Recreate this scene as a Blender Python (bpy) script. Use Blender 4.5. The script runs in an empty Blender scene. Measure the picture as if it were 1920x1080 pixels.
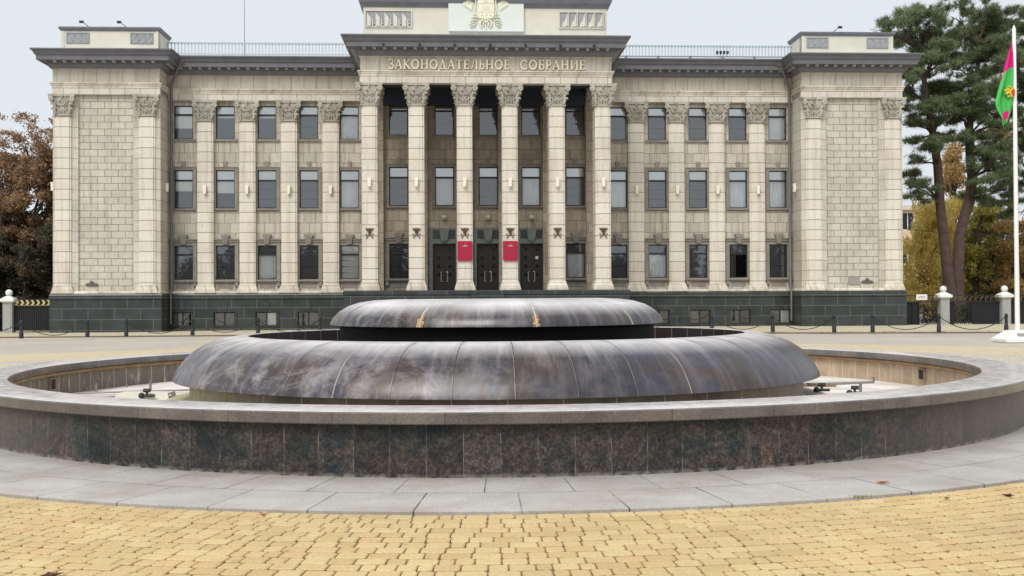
import bpy, math, random
from mathutils import Vector, Matrix
import numpy as np
random.seed(7); np.random.seed(7)
PI = math.pi
R = math.radians
scene = bpy.context.scene
# ------------------------------------------------------------------ camera
F_PX, ROLL, PITCH = 2100.0, 0.0075, math.atan(20/2100.0)
cam_d = bpy.data.cameras.new("camera"); cam = bpy.data.objects.new("camera", cam_d)
scene.collection.objects.link(cam); scene.camera = cam
cam_d.sensor_width = 36; cam_d.lens = F_PX/1920*36
cam_d.clip_start = 0.1; cam_d.clip_end = 4000
cr, sr, ca, sa = math.cos(ROLL), math.sin(ROLL), math.cos(PITCH), math.sin(PITCH)
cam.matrix_world = Matrix(((cr, sr, 0, 0), (sr*sa, -cr*sa, -ca, 0), (-sr*ca, cr*ca, -sa, 1.6), (0, 0, 0, 1)))
# ------------------------------------------------------------------ light
world = bpy.data.worlds.new("World"); scene.world = world; world.use_nodes = True
wn, wl = world.node_tree.nodes, world.node_tree.links
bg = wn["Background"]
sky = wn.new("ShaderNodeTexSky"); sky.sky_type = 'NISHITA'; sky.sun_disc = False
SUN_EL, SUN_AZ = R(50), R(-156)       # azimuth from +Y, clockwise; behind the camera, to the left
sky.sun_elevation = SUN_EL; sky.sun_rotation = SUN_AZ
sky.air_density = 1.0; sky.dust_density = 6.0; sky.ozone_density = 1.0
mx = wn.new("ShaderNodeMixRGB"); mx.inputs[0].default_value = 0.93
mx.inputs[2].default_value = (4.62, 4.92, 5.20, 1)            # overcast cloud layer
wl.new(sky.outputs[0], mx.inputs[1]); wl.new(mx.outputs[0], bg.inputs[0])
bg.inputs[1].default_value = 0.105
sun_d = bpy.data.lights.new("sun", 'SUN'); sun = bpy.data.objects.new("sun", sun_d)
scene.collection.objects.link(sun)
sun_d.energy = 1.5; sun_d.angle = R(30); sun_d.color = (1.0, 0.975, 0.94)
sv = Vector((math.sin(SUN_AZ)*math.cos(SUN_EL), math.cos(SUN_AZ)*math.cos(SUN_EL), math.sin(SUN_EL)))
sun.rotation_euler = sv.to_track_quat('Z', 'Y').to_euler(); sun.location = (0, 0, 60)
scene.view_settings.view_transform = 'Standard'; scene.view_settings.look = 'None'
scene.view_settings.gamma = 1; scene.view_settings.exposure = 0.72
scene.render.resolution_x = 1024; scene.render.resolution_y = 576
scene.render.engine = 'CYCLES'; scene.cycles.max_bounces = 8; scene.cycles.transparent_max_bounces = 12

# ------------------------------------------------------------------ node helpers
def srgb(r, g, b):
    f = lambda c: (c/255/12.92) if c/255 <= 0.04045 else ((c/255+0.055)/1.055)**2.4
    return (f(r), f(g), f(b), 1)
class NT:
    def __init__(s, name):
        s.m = bpy.data.materials.new(name); s.m.use_nodes = True
        s.n, s.l = s.m.node_tree.nodes, s.m.node_tree.links
        s.b = s.n["Principled BSDF"]
    def N(s, t, **k):
        n = s.n.new(t)
        for a, v in k.items(): setattr(n, a, v)
        return n
    def set(s, sock, v):
        if hasattr(v, 'node') or isinstance(v, bpy.types.NodeSocket): s.l.new(v, sock)
        else: sock.default_value = v
    def math(s, op, a, b=0.0, c=None):
        n = s.N("ShaderNodeMath", operation=op); s.set(n.inputs[0], a); s.set(n.inputs[1], b)
        if c is not None: s.set(n.inputs[2], c)
        return n.outputs[0]
    def mix(s, fac, a, b, mode='MIX'):
        n = s.N("ShaderNodeMixRGB", blend_type=mode); s.set(n.inputs[0], fac); s.set(n.inputs[1], a); s.set(n.inputs[2], b)
        return n.outputs[0]
    def obj(s):
        return s.N("ShaderNodeTexCoord").outputs["Object"]
    def xyz(s, v=None):
        n = s.N("ShaderNodeSeparateXYZ"); s.l.new(v if v is not None else s.obj(), n.inputs[0]); return n.outputs
    def comb(s, x, y, z=0.0):
        n = s.N("ShaderNodeCombineXYZ"); s.set(n.inputs[0], x); s.set(n.inputs[1], y); s.set(n.inputs[2], z); return n.outputs[0]
    def noise(s, scale, detail=4, rough=.55, vec=None, dist=0.0):
        n = s.N("ShaderNodeTexNoise"); n.inputs["Scale"].default_value = scale; n.inputs["Detail"].default_value = detail
        n.inputs["Roughness"].default_value = rough; n.inputs["Distortion"].default_value = dist
        s.l.new(vec if vec is not None else s.obj(), n.inputs["Vector"]); return n.outputs[0]
    def ramp(s, fac, stops):
        n = s.N("ShaderNodeValToRGB"); e = n.color_ramp.elements
        while len(e) < len(stops): e.new(0.5)
        for q, (p, c) in zip(e, stops):
            q.position = p; q.color = c if len(c) == 4 else (*c, 1)
        s.l.new(fac, n.inputs[0]); return n.outputs[0]
    def mr(s, v, a, b, c, d):
        n = s.N("ShaderNodeMapRange"); s.set(n.inputs[0], v)
        for i, q in enumerate((a, b, c, d)): n.inputs[i+1].default_value = q
        return n.outputs[0]
    def brick(s, vec, w, h, mortar, offs=.5, c1=(1,1,1,1), c2=(.8,.8,.8,1), cm=(0,0,0,1), smooth=.1):
        n = s.N("ShaderNodeTexBrick", offset=offs); s.l.new(vec, n.inputs["Vector"])
        n.inputs["Color1"].default_value = c1; n.inputs["Color2"].default_value = c2; n.inputs["Mortar"].default_value = cm
        n.inputs["Scale"].default_value = 1; n.inputs["Mortar Size"].default_value = mortar
        n.inputs["Mortar Smooth"].default_value = smooth; n.inputs["Brick Width"].default_value = w; n.inputs["Row Height"].default_value = h
        return n.outputs
    def bump(s, h, strength=.4, dist=.02):
        n = s.N("ShaderNodeBump"); n.inputs["Strength"].default_value = strength; n.inputs["Distance"].default_value = dist
        s.l.new(h, n.inputs["Height"]); s.l.new(n.outputs[0], s.b.inputs["Normal"]); return n
    def out(s, col, rough=.8, metal=0.0, spec=.5):
        s.set(s.b.inputs["Base Color"], col); s.set(s.b.inputs["Roughness"], rough)
        s.set(s.b.inputs["Metallic"], metal); s.b.inputs["Specular IOR Level"].default_value = spec
        return s.m
def g(v): return (v, v, v, 1)
def plain(name, col, rough=.6, metal=0.0, spec=.5, var=.12, sc=6.0, bump=0.0):
    t = NT(name); n = t.noise(sc, 5)
    c = t.mix(1.0, col, t.ramp(n, [(.3, g(1-var)), (.7, g(1+var))]), 'MULTIPLY')
    if bump: t.bump(t.noise(sc*5, 4), bump, .02)
    return t.out(c, rough, metal, spec)
# -------------- facade stone: courses laid in building coordinates, weathered
def stone(name, bw, bh, offs=.5, z0=0.0, x0=0.0, base=srgb(190, 184, 169), mortar=.013, vary=.10, dark=srgb(98, 90, 78), stain=1.0, alt=srgb(184,176,162)):
    t = NT(name); o = t.obj(); x, y, z = t.xyz(o)
    vec = t.comb(t.math('ADD', t.math('ADD', x, y), -x0+200*bw), t.math('ADD', z, -z0+20*bh))
    br = t.brick(vec, bw, bh, mortar, offs, g(1+vary), g(1-vary*1.2), g(1), .25)
    info = t.N("ShaderNodeObjectInfo").outputs["Random"]
    off = t.comb(t.math('MULTIPLY', info, 37.0), 0.0, 0.0)
    va = t.N("ShaderNodeVectorMath", operation='ADD'); t.l.new(o, va.inputs[0]); t.l.new(off, va.inputs[1]); ov = va.outputs[0]
    big = t.noise(.55, 4, .6, ov)
    c = t.mix(t.ramp(big, [(.38, g(0)), (.62, g(1))]), base, alt)
    c = t.mix(1.0, c, br[0], 'MULTIPLY')
    fine = t.noise(9, 6, .7, ov)
    c = t.mix(1.0, c, t.ramp(fine, [(.25, g(.84)), (.75, g(1.12))]), 'MULTIPLY')
    # run-down streaks
    sx, sy, sz = t.xyz(ov)
    st = t.noise(1.0, 5, .6, t.comb(t.math('MULTIPLY', t.math('ADD', sx, sy), 3.2), t.math('MULTIPLY', sz, .22)))
    c = t.mix(t.math('MULTIPLY', t.ramp(st, [(.49, g(0)), (.69, g(.62))]), stain), c, srgb(128, 118, 102))
    c = t.mix(t.math('MULTIPLY', br[1], .8), c, dark)
    h = t.math('ADD', t.math('MULTIPLY', br[1], -1.0), t.math('MULTIPLY', fine, .25))
    t.bump(h, .5, .02)
    return t.out(c, .85, 0, .3)
LIGHT = srgb(205, 199, 182)
M = {}
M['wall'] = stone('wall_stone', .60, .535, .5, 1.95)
M['bay'] = stone('bay_stone', .60, .535, .5, 1.95, base=srgb(178, 166, 148), alt=srgb(164,150,134))  # darker copy of the wall stone: portico shade put into the colour
M['panel'] = stone('panel_stone', .70, .352, .5, 2.0, x0=.18, mortar=.016, base=srgb(200, 195, 181), alt=srgb(190,183,169), vary=.05, stain=.55)
M['shaft'] = stone('shaft_stone', 30., .535, .0, 0.0, x0=15, base=srgb(220, 214, 200), mortar=.017, vary=.05, alt=srgb(216,206,191), stain=.5)
M['side'] = stone('side_stone', 30., .535, .0, 1.95, x0=15, base=srgb(203, 198, 185), mortar=.012, vary=.05, stain=.5)
M['frieze'] = stone('frieze_stone', .665, 3.0, .0, 11.0, base=srgb(194, 187, 174), alt=srgb(184,175,162), mortar=.011, vary=.05, stain=.7)
M['fascia'] = stone('fascia_stone', .78, .70, .0, 12.0, x0=.2, base=srgb(210, 204, 192), alt=srgb(204,195,184), mortar=.012, vary=.05, stain=.4)
M['carved'] = stone('carved_stone', 50., 50., .0, -20.0, x0=25, base=srgb(186, 181, 170), alt=srgb(168,163,150), vary=.0, stain=1.2)
M['base_stone'] = stone('base_stone', 50., 50., .0, -20.0, x0=25, base=srgb(222, 214, 199), alt=srgb(190,180,165), vary=.0, stain=1.0)
M['surround'] = plain('surround_stone', srgb(134, 128, 120), .8, var=.18, sc=3, bump=.1)
M['portal'] = plain('portal_granite', srgb(118, 124, 120), .6, var=.14, sc=3)
M['render'] = plain('parapet_render', srgb(204, 200, 186), .9, var=.07, sc=1.4, spec=.2)
M['slab_white'] = plain('crest_slab_paint', srgb(210, 214, 206), .6, var=.04, sc=1.2)
M['crest'] = plain('crest_plaster', srgb(222, 220, 196), .6, var=.06, sc=6)
M['grille'] = plain('grille_grey', srgb(150, 150, 152), .8, var=.1)
M['cornice'] = plain('cornice_paint', srgb(106, 106, 112), .6, var=.12, sc=2)
M['dentil'] = plain('dentil_paint', srgb(176, 174, 174), .6, var=.1)
M['roofmetal'] = plain('roof_metal', srgb(206, 214, 220), .45, .3, var=.14, sc=3)
M['rail'] = plain('rail_metal', srgb(176, 188, 194), .5, .2, var=.06)
M['letters'] = plain('letter_gilt', srgb(226, 218, 192), .45, .2, var=.05)
M['frame'] = plain('window_frame', srgb(40, 33, 34), .5, var=.15)
M['doormat'] = plain('door_paint', srgb(50, 42, 38), .45, var=.2, sc=2)
M['doorpane'] = plain('door_pane', srgb(18, 18, 20), .15)
M['chrome'] = plain('handle_metal', srgb(222, 220, 212), .35, .5)
M['blind'] = plain('blind_cloth', srgb(240, 242, 236), .9, var=.04)
M['greyblind'] = plain('grey_blind', srgb(112, 112, 114), .9, var=.08)
M['sheer'] = plain('sheer_cloth', srgb(246, 248, 248), .9, var=.05, sc=2)
M['dimcloth'] = plain('dim_cloth', srgb(104, 102, 104), .9, var=.2, sc=3)
M['portico_shade'] = plain('portico_shade_tone', srgb(52, 58, 72), .8)  # dark navy tone: shade under the portico put into the colour
M['dark'] = plain('dark_interior', srgb(40, 40, 42), .9)
M['bronze'] = plain('bronze_emblem', srgb(92, 76, 58), .5, .3, var=.25, sc=12)
M['lamp'] = plain('lamp_white', srgb(236, 230, 212), .5, var=.04)
M['red'] = plain('sign_red', srgb(162, 20, 56), .4, var=.06, sc=2)
M['gilt'] = plain('sign_gilt', srgb(222, 170, 150), .4, .2)
M['pipe'] = plain('downpipe_paint', srgb(110, 108, 108), .5, .2, var=.1)
M['iron'] = plain('black_iron', srgb(36, 38, 40), .5, .1, var=.2)
M['white'] = plain('white_paint', srgb(232, 230, 226), .4, var=.03, sc=2)
M['whitestone'] = plain('pillar_cap_paint', srgb(226, 226, 222), .6, var=.08, sc=4)
M['pillar'] = plain('pillar_granite', srgb(158, 158, 154), .7, var=.12, sc=5)
M['gold'] = plain('fence_gold', srgb(190, 178, 128), .5, .2)
M['plaque'] = plain('grey_plaque', srgb(140, 136, 134), .5, var=.1)
def granite_plinth():
    t = NT('plinth_granite'); x, y, z = t.xyz()
    vec = t.comb(t.math('ADD', t.math('ADD', x, y), 200.0), t.math('ADD', z, 10.02))
    br = t.brick(vec, 1.32, .56, .010, .5, g(1.12), g(.86), g(1), .2)
    n = t.noise(1.2, 5, .6); sp = t.noise(40, 3, .7)
    c = t.mix(t.ramp(n, [(.35, g(0)), (.65, g(1))]), srgb(48, 53, 52), srgb(62, 66, 66))
    c = t.mix(1.0, c, br[0], 'MULTIPLY'); c = t.mix(1.0, c, t.ramp(sp, [(.3, g(.8)), (.7, g(1.2))]), 'MULTIPLY')
    c = t.mix(t.math('MULTIPLY', br[1], .75), c, srgb(126, 132, 130))
    t.bump(br[1], .2, .01)
    return t.out(c, .32, 0, .4)
M['plinth'] = granite_plinth()
def glass(name='window_glass', f0=.11):
    t = NT(name); t.n.remove(t.b)
    gl = t.N("ShaderNodeBsdfGlossy"); gl.inputs["Roughness"].default_value = .02; gl.inputs["Color"].default_value = (.92, .96, 1, 1)
    tr = t.N("ShaderNodeBsdfTransparent"); tr.inputs["Color"].default_value = (.97, .98, .98, 1)
    m = t.N("ShaderNodeMixShader"); fr = t.N("ShaderNodeLayerWeight"); fr.inputs["Blend"].default_value = .35
    t.l.new(t.mr(fr.outputs["Fresnel"], 0, 1, f0, 1.0), m.inputs[0])
    bp = t.N("ShaderNodeBump"); bp.inputs["Strength"].default_value = .05; bp.inputs["Distance"].default_value = .01
    t.l.new(t.noise(1.6, 2), bp.inputs["Height"]); t.l.new(bp.outputs[0], gl.inputs["Normal"])
    t.l.new(tr.outputs[0], m.inputs[1]); t.l.new(gl.outputs[0], m.inputs[2])
    t.l.new(m.outputs[0], t.n["Material Output"].inputs[0]); return t.m
M['glass'] = glass()
M['coated'] = glass('coated_glass', .11)
M['transom'] = glass('transom_glass', .30)

# ------------------------------------------------------------------ mesh helpers
class MB:
    def __init__(s): s.v = []; s.f = []; s.mi = []; s.cur = 0
    def add(s, vs, fs):
        b = len(s.v); s.v += [tuple(p) for p in vs]
        for f in fs: s.f.append(tuple(b+i for i in f)); s.mi.append(s.cur)
        return s
    def box(s, x0, x1, y0, y1, z0, z1):
        return s.add([(x0,y0,z0),(x1,y0,z0),(x1,y1,z0),(x0,y1,z0),(x0,y0,z1),(x1,y0,z1),(x1,y1,z1),(x0,y1,z1)],
                     [(0,3,2,1),(4,5,6,7),(0,1,5,4),(1,2,6,5),(2,3,7,6),(3,0,4,7)])
    def taper(s, x0, x1, y0, y1, z0, z1, d0=0.0, d1=0.0, yb=None):
        """box whose top is grown by d1 and bottom by d0 on the front and the sides"""
        return s.add([(x0-d0,y0-d0,z0),(x1+d0,y0-d0,z0),(x1+d0,y1,z0),(x0-d0,y1,z0),(x0-d1,y0-d1,z1),(x1+d1,y0-d1,z1),(x1+d1,y1,z1),(x0-d1,y1,z1)],
                     [(0,3,2,1),(4,5,6,7),(0,1,5,4),(1,2,6,5),(2,3,7,6),(3,0,4,7)])
    def prism(s, pts, y0, y1):
        """polygon in x,z extruded from y0 (front) to y1"""
        n = len(pts); a = sum(pts[i][0]*pts[(i+1)%n][1]-pts[(i+1)%n][0]*pts[i][1] for i in range(n))
        if a < 0: pts = pts[::-1]
        vs = [(x, y0, z) for x, z in pts]+[(x, y1, z) for x, z in pts]
        return s.add(vs, [tuple(range(n)), tuple(range(2*n-1, n-1, -1))]+[(i, i+n, (i+1)%n+n, (i+1)%n) for i in range(n)])
    def plan(s, pts, z0, z1):
        """polygon in x,y extruded from z0 to z1"""
        n = len(pts); a = sum(pts[i][0]*pts[(i+1)%n][1]-pts[(i+1)%n][0]*pts[i][1] for i in range(n))
        if a < 0: pts = pts[::-1]
        vs = [(x, y, z0) for x, y in pts]+[(x, y, z1) for x, y in pts]
        return s.add(vs, [tuple(range(n-1, -1, -1)), tuple(range(n, 2*n))]+[(i, (i+1)%n, (i+1)%n+n, i+n) for i in range(n)])
    def tube(s, pts, r, n=8, cap=True, flat=1.0):
        pts = [Vector(p) for p in pts]; rs = r if isinstance(r, (list, tuple)) else [r]*len(pts)
        b = len(s.v); k = len(pts); up = None
        for i, p in enumerate(pts):
            d = (pts[min(i+1, k-1)]-pts[max(i-1, 0)]).normalized()
            if up is None: up = Vector((0, 0, 1)) if abs(d.z) < .9 else Vector((0, 1, 0))
            a = d.cross(up).normalized(); c = a.cross(d).normalized(); up = c
            for j in range(n):
                t = 2*PI*j/n; q = p+a*math.cos(t)*rs[i]+c*math.sin(t)*rs[i]*flat; s.v.append(tuple(q))
        for i in range(k-1):
            for j in range(n):
                s.f.append((b+i*n+j, b+i*n+(j+1)%n, b+(i+1)*n+(j+1)%n, b+(i+1)*n+j)); s.mi.append(s.cur)
        if cap:
            s.f.append(tuple(b+j for j in range(n-1, -1, -1))); s.mi.append(s.cur)
            s.f.append(tuple(b+(k-1)*n+j for j in range(n))); s.mi.append(s.cur)
        return s
    def lathe(s, prof, n=24, c=(0, 0, 0), closed=False):
        b = len(s.v); k = len(prof)
        for i in range(n):
            t = 2*PI*i/n
            for r_, z_ in prof: s.v.append((c[0]+r_*math.cos(t), c[1]+r_*math.sin(t), c[2]+z_))
        for i in range(n):
            i2 = (i+1) % n
            for j in range(k if closed else k-1):
                j2 = (j+1) % k
                s.f.append((b+i*k+j, b+i2*k+j, b+i2*k+j2, b+i*k+j2)); s.mi.append(s.cur)
        return s
    def ball(s, c, r, n=12, sz=1.0):
        k = max(5, n//2); return s.lathe([(max(1e-4, r*math.sin(PI*i/k)), -r*sz*math.cos(PI*i/k)) for i in range(k+1)], n, c)
    def cyl_y(s, c, r, y0, y1, n=14):
        return s.prism([(c[0]+r*math.cos(2*PI*i/n), c[1]+r*math.sin(2*PI*i/n)) for i in range(n)], y0, y1)
    def quad(s, a, b, c, d): return s.add([a, b, c, d], [(0, 1, 2, 3)])
    def sweep(s, path, prof, closed=False):
        """profile (out, z) swept along a plan polyline with mitred corners; outward is to the right of travel"""
        P = [Vector((p[0], p[1])) for p in path]; n = len(P); k = len(prof); b = len(s.v)
        for i in range(n):
            def nrm(a, c):
                d = (c-a).normalized(); return Vector((d.y, -d.x))
            if 0 < i < n-1:
                n1, n2 = nrm(P[i-1], P[i]), nrm(P[i], P[i+1]); m = (n1+n2); m = m/ max(.2, (1+n1.dot(n2)))
            else: m = nrm(P[0], P[1]) if i == 0 else nrm(P[n-2], P[n-1])
            for o_, z_ in prof:
                q = P[i]+m*o_; s.v.append((q.x, q.y, z_))
        for i in range(n-1):
            for j in range(k-1):
                s.f.append((b+i*k+j, b+(i+1)*k+j, b+(i+1)*k+j+1, b+i*k+j+1)); s.mi.append(s.cur)
        return s
    def wall(s, x0, x1, z0, z1, y, openings, th=.3):
        """wall face at y (towards -y) with real openings and their reveals"""
        xs = sorted({x0, x1} | {v for o in openings for v in o[:2]}); zs = sorted({z0, z1} | {v for o in openings for v in o[2:]})
        for i in range(len(xs)-1):
            for j in range(len(zs)-1):
                a, b_, c, d = xs[i], xs[i+1], zs[j], zs[j+1]; mx_, mz = (a+b_)/2, (c+d)/2
                if any(o[0] < mx_ < o[1] and o[2] < mz < o[3] for o in openings): continue
                s.quad((a, y, c), (b_, y, c), (b_, y, d), (a, y, d))
        for a, b_, c, d in openings:
            s.quad((a, y, c), (a, y, d), (a, y+th, d), (a, y+th, c)); s.quad((b_, y, d), (b_, y, c), (b_, y+th, c), (b_, y+th, d))
            s.quad((a, y, d), (b_, y, d), (b_, y+th, d), (a, y+th, d)); s.quad((b_, y, c), (a, y, c), (a, y+th, c), (b_, y+th, c))
        return s
    def mesh(s, name, mats, smooth=None):
        me = bpy.data.meshes.new(name); me.from_pydata(s.v, [], s.f)
        for m in (mats if isinstance(mats, (list, tuple)) else [mats]): me.materials.append(m)
        if max(s.mi, default=0): me.polygons.foreach_set('material_index', s.mi)
        if smooth:
            me.polygons.foreach_set('use_smooth', [True]*len(me.polygons)); me.set_sharp_from_angle(angle=R(smooth))
        me.update(); return me
    def build(s, name, mats, parent=None, smooth=None, loc=None):
        return link(name, s.mesh(name, mats, smooth), parent, loc)
def link(name, me, parent=None, loc=None):
    o = bpy.data.objects.new(name, me); scene.collection.objects.link(o)
    if parent: o.parent = parent
    if loc: o.location = loc
    return o
def tag(o, label, cat, group=None):
    o['label'] = label; o['category'] = cat
    if group: o['group'] = group
    return o
def struct(o, kind='structure'): o['kind'] = kind; return o
def empty(name, loc=(0, 0, 0), mat=None):
    o = bpy.data.objects.new(name, None); scene.collection.objects.link(o); o.empty_display_size = .2
    if mat is not None: o.matrix_world = mat
    else: o.location = loc
    return o
def copy_tree(o, parent=None):
    c = o.copy(); scene.collection.objects.link(c)
    if parent: c.parent = parent
    for ch in [k for k in bpy.data.objects if k.parent == o]: copy_tree(ch, c)
    return c
# building frame: turned 2.7 degrees, standing on ground that falls slightly
BM = Matrix.Translation((-1.38, 58.41, 0)) @ Matrix.Rotation(R(2.7), 4, 'Z') @ Matrix.Rotation(R(.18), 4, 'Y')
def bthing(name, p): return empty(name, mat=BM @ Matrix.Translation(p))

# ================================================================== FOUNTAIN
FC = (-0.238, 17.50, 0)
def polar(t, k=1.0):
    x, y, z = t.xyz(); a = t.math('ARCTAN2', y, x); r = t.math('SQRT', t.math('ADD', t.math('MULTIPLY', x, x), t.math('MULTIPLY', y, y)))
    return a, r, z
def m_basin():
    t = NT('basin_granite_panels'); a, r, z = polar(t)
    u = t.math('ADD', t.math('MULTIPLY', a, 7.52), 99.0)
    br = t.brick(t.comb(u, t.math('ADD', z, .6)), .332, 2.0, .004, 0, g(1.35), g(.68), g(1), .3)
    cellv = t.math('FLOOR', t.math('DIVIDE', u, .332)); ox = t.math('MULTIPLY', cellv, 1.37)
    v3 = t.comb(t.math('ADD', u, ox), t.math('MULTIPLY', z, 1.0), 0.0)
    n1 = t.noise(1.5, 8, .68, None, .9); n2 = t.noise(.8, 4); sp = t.noise(34, 6, .85); sp2 = t.noise(13, 7, .8, v3, .5)
    c = t.ramp(n1, [(.34, srgb(24, 34, 36)), (.44, srgb(46, 48, 47)), (.50, srgb(68, 60, 55)), (.56, srgb(42, 45, 45)), (.64, srgb(82, 66, 61)), (.72, srgb(56, 58, 54))])
    c = t.mix(t.ramp(n2, [(.54, g(0)), (.72, g(.5))]), c, srgb(84, 66, 60))
    c = t.mix(.8, c, br[0], 'MULTIPLY')
    c = t.mix(1.0, c, t.ramp(sp2, [(.36, g(.5)), (.5, g(.95)), (.64, g(1.7))]), 'MULTIPLY')
    c = t.mix(1.0, c, t.ramp(sp, [(.38, g(.35)), (.5, g(1)), (.63, g(2.0))]), 'MULTIPLY')
    # sides fade to grey-brown: their grazing reflection is put into the colour
    x, y, zz = t.xyz(); side = t.ramp(t.math('ABSOLUTE', t.math('ADD', x, -.8)), [(.0, g(0)), (.01, g(0))])
    fa = t.mr(t.math('ABSOLUTE', t.math('ADD', x, .3)), 3.6, 5.6, 0.0, .45)
    c = t.mix(fa, c, srgb(122, 112, 102))
    # limescale at the foot and under the coping, pale joints
    foot = t.math('MULTIPLY', t.mr(z, .05, .0, 0, 1), t.ramp(t.noise(9, 4), [(.4, g(0)), (.6, g(.7))]))
    c = t.mix(foot, c, srgb(170, 164, 156))
    jv = t.ramp(t.noise(3.0, 4, .6, t.comb(t.math('MULTIPLY', u, 1.0), t.math('MULTIPLY', z, 1.5))), [(.46, g(.05)), (.62, g(.85))])
    c = t.mix(t.math('MULTIPLY', br[1], jv), c, srgb(140, 136, 130))
    t.bump(t.math('ADD', t.math('MULTIPLY', br[1], -1.0), t.math('MULTIPLY', sp, .3)), .25, .006)
    return t.out(c, t.mr(sp2, .3, .7, .38, .62), 0, .35)
def m_coping():
    t = NT('coping_granite'); a, r, z = polar(t)
    u = t.math('ADD', t.math('MULTIPLY', a, 7.6), 99.0)
    br = t.brick(t.comb(u, t.math('ADD', z, .6)), 1.02, 3.0, .006, 0, g(1.1), g(.9), g(1), .3)
    sp = t.noise(70, 5, .8); n = t.noise(2.5, 5)
    c = t.mix(t.ramp(n, [(.35, g(0)), (.65, g(1))]), srgb(86, 82, 78), srgb(112, 103, 96))
    c = t.mix(1.0, c, br[0], 'MULTIPLY'); c = t.mix(1.0, c, t.ramp(sp, [(.3, g(.45)), (.5, g(1)), (.7, g(1.6))]), 'MULTIPLY')
    c = t.mix(t.math('MULTIPLY', br[1], .8), c, srgb(70, 66, 62))
    top_sheen = t.math('MULTIPLY', t.mr(z, .5995, .602, 0, 1), t.ramp(t.noise(4, 6, .7), [(.3, g(.6)), (.6, g(1))]))
    c = t.mix(top_sheen, c, srgb(216, 210, 208))  # whitish coping top: grazing sky sheen put into the colour
    t.bump(sp, .12, .004)
    return t.out(c, t.mr(t.noise(5, 5, .7), .3, .7, .12, .34), 0, .6)
def m_metal(name, N, r0, caulk, streak_ang=None, shift=0.0):
    """weathered bronze sheet: radial seams, scuffs, mineral bloom and a painted sky sheen on top"""
    t = NT(name); a, r, z = polar(t); x, y, zz = t.xyz()
    k = t.math('ADD', t.math('MULTIPLY', a, N/(2*PI)), 50.0+shift)
    fr = t.math('FRACT', k); cell = t.math('FLOOR', k)
    d = t.math('MULTIPLY', t.math('ABSOLUTE', t.math('ADD', fr, -.5)), 2*PI*r0/N)      # metres from cell middle
    edge = 2*PI*r0/N*.5
    wn_ = t.N("ShaderNodeTexWhiteNoise", noise_dimensions='1D'); t.l.new(cell, wn_.inputs["W"]); cw = wn_.outputs[0]
    wob = t.math('MULTIPLY', t.noise(5, 3), .016 if caulk else .008)
    wn0 = t.N("ShaderNodeTexWhiteNoise", noise_dimensions='1D'); t.l.new(t.math('FLOOR', t.math('ADD', k, .5)), wn0.inputs["W"])
    seam = t.math('MULTIPLY', t.math('GREATER_THAN', t.math('ADD', d, wob), edge-(.002 if caulk else .001)), t.math('GREATER_THAN', wn0.outputs[0], .0 if caulk else .06))
    sd = t.math('MULTIPLY', t.math('ADD', fr, -.5), 2*PI*r0/N)
    lip = t.math('MULTIPLY', t.math('GREATER_THAN', t.math('ADD', sd, t.math('MULTIPLY', t.noise(9, 3), .006)), edge-.008), t.ramp(t.noise(1.3, 4, .7), [(.42, g(.1)), (.58, g(1))]))
    halo = t.mr(d, edge-.10, edge, 0, 1)
    loc = t.comb(t.math('MULTIPLY', a, r0*.9), t.math('MULTIPLY', z, 1.0), r)
    n1 = t.noise(1.1, 6, .6, loc, .3); n2 = t.noise(2.2, 9, .66, loc, .25)
    sw = t.noise(1.0, 7, .7, t.comb(t.math('MULTIPLY', a, r0*4), t.math('MULTIPLY', z, 1.2), 0.0), .5)
    c = t.ramp(n1, [(.3, srgb(40, 34, 32)), (.43, srgb(66, 54, 48)), (.53, srgb(54, 52, 64)), (.63, srgb(48, 44, 46)), (.75, srgb(80, 60, 50))])
    c = t.mix(1.0, c, t.mr(cw, 0, 1, .78, 1.22), 'MULTIPLY')
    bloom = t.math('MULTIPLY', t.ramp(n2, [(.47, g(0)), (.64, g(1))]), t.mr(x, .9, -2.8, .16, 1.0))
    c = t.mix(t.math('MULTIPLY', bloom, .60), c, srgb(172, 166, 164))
    c = t.mix(t.math('MULTIPLY', t.ramp(sw, [(.55, g(0)), (.75, g(1))]), .38), c, srgb(150, 140, 142))
    c = t.mix(t.math('MULTIPLY', t.ramp(t.noise(2.4, 5, .6, loc), [(.56, g(0)), (.7, g(1))]), .3), c, srgb(92, 66, 60))
    scf = t.noise(1.5, 6, .62, loc, 2.2)
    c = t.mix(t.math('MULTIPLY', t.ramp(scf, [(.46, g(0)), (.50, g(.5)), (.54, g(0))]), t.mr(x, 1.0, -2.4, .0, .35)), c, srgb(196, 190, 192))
    rust = t.noise(1.6, 5, .7, t.comb(t.math('MULTIPLY', a, r0*1.6), t.math('MULTIPLY', r, .9), 3.0), .2)
    c = t.mix(t.math('MULTIPLY', t.ramp(rust, [(.56, g(0)), (.68, g(1))]), t.mr(r, r0*.93, r0*1.05, .05, .35)), c, srgb(98, 68, 54))
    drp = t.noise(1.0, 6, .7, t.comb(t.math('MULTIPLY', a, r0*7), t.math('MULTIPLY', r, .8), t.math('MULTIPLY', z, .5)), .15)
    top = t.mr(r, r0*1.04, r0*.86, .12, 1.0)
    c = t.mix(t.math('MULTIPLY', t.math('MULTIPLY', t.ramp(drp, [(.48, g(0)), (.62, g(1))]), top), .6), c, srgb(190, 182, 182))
    c = t.mix(t.math('MULTIPLY', t.mr(r, r0*1.0, r0*.90, 0, 1), t.ramp(n1, [(.3, g(.45)), (.6, g(.95))])), c, srgb(222, 216, 214))  # near-white upper rim: grazing sky reflection painted into the colour
    dk = t.math('MULTIPLY', halo, t.ramp(n2, [(.4, g(0)), (.7, g(.7))])); c = t.mix(dk, c, srgb(46, 40, 40))
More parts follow.
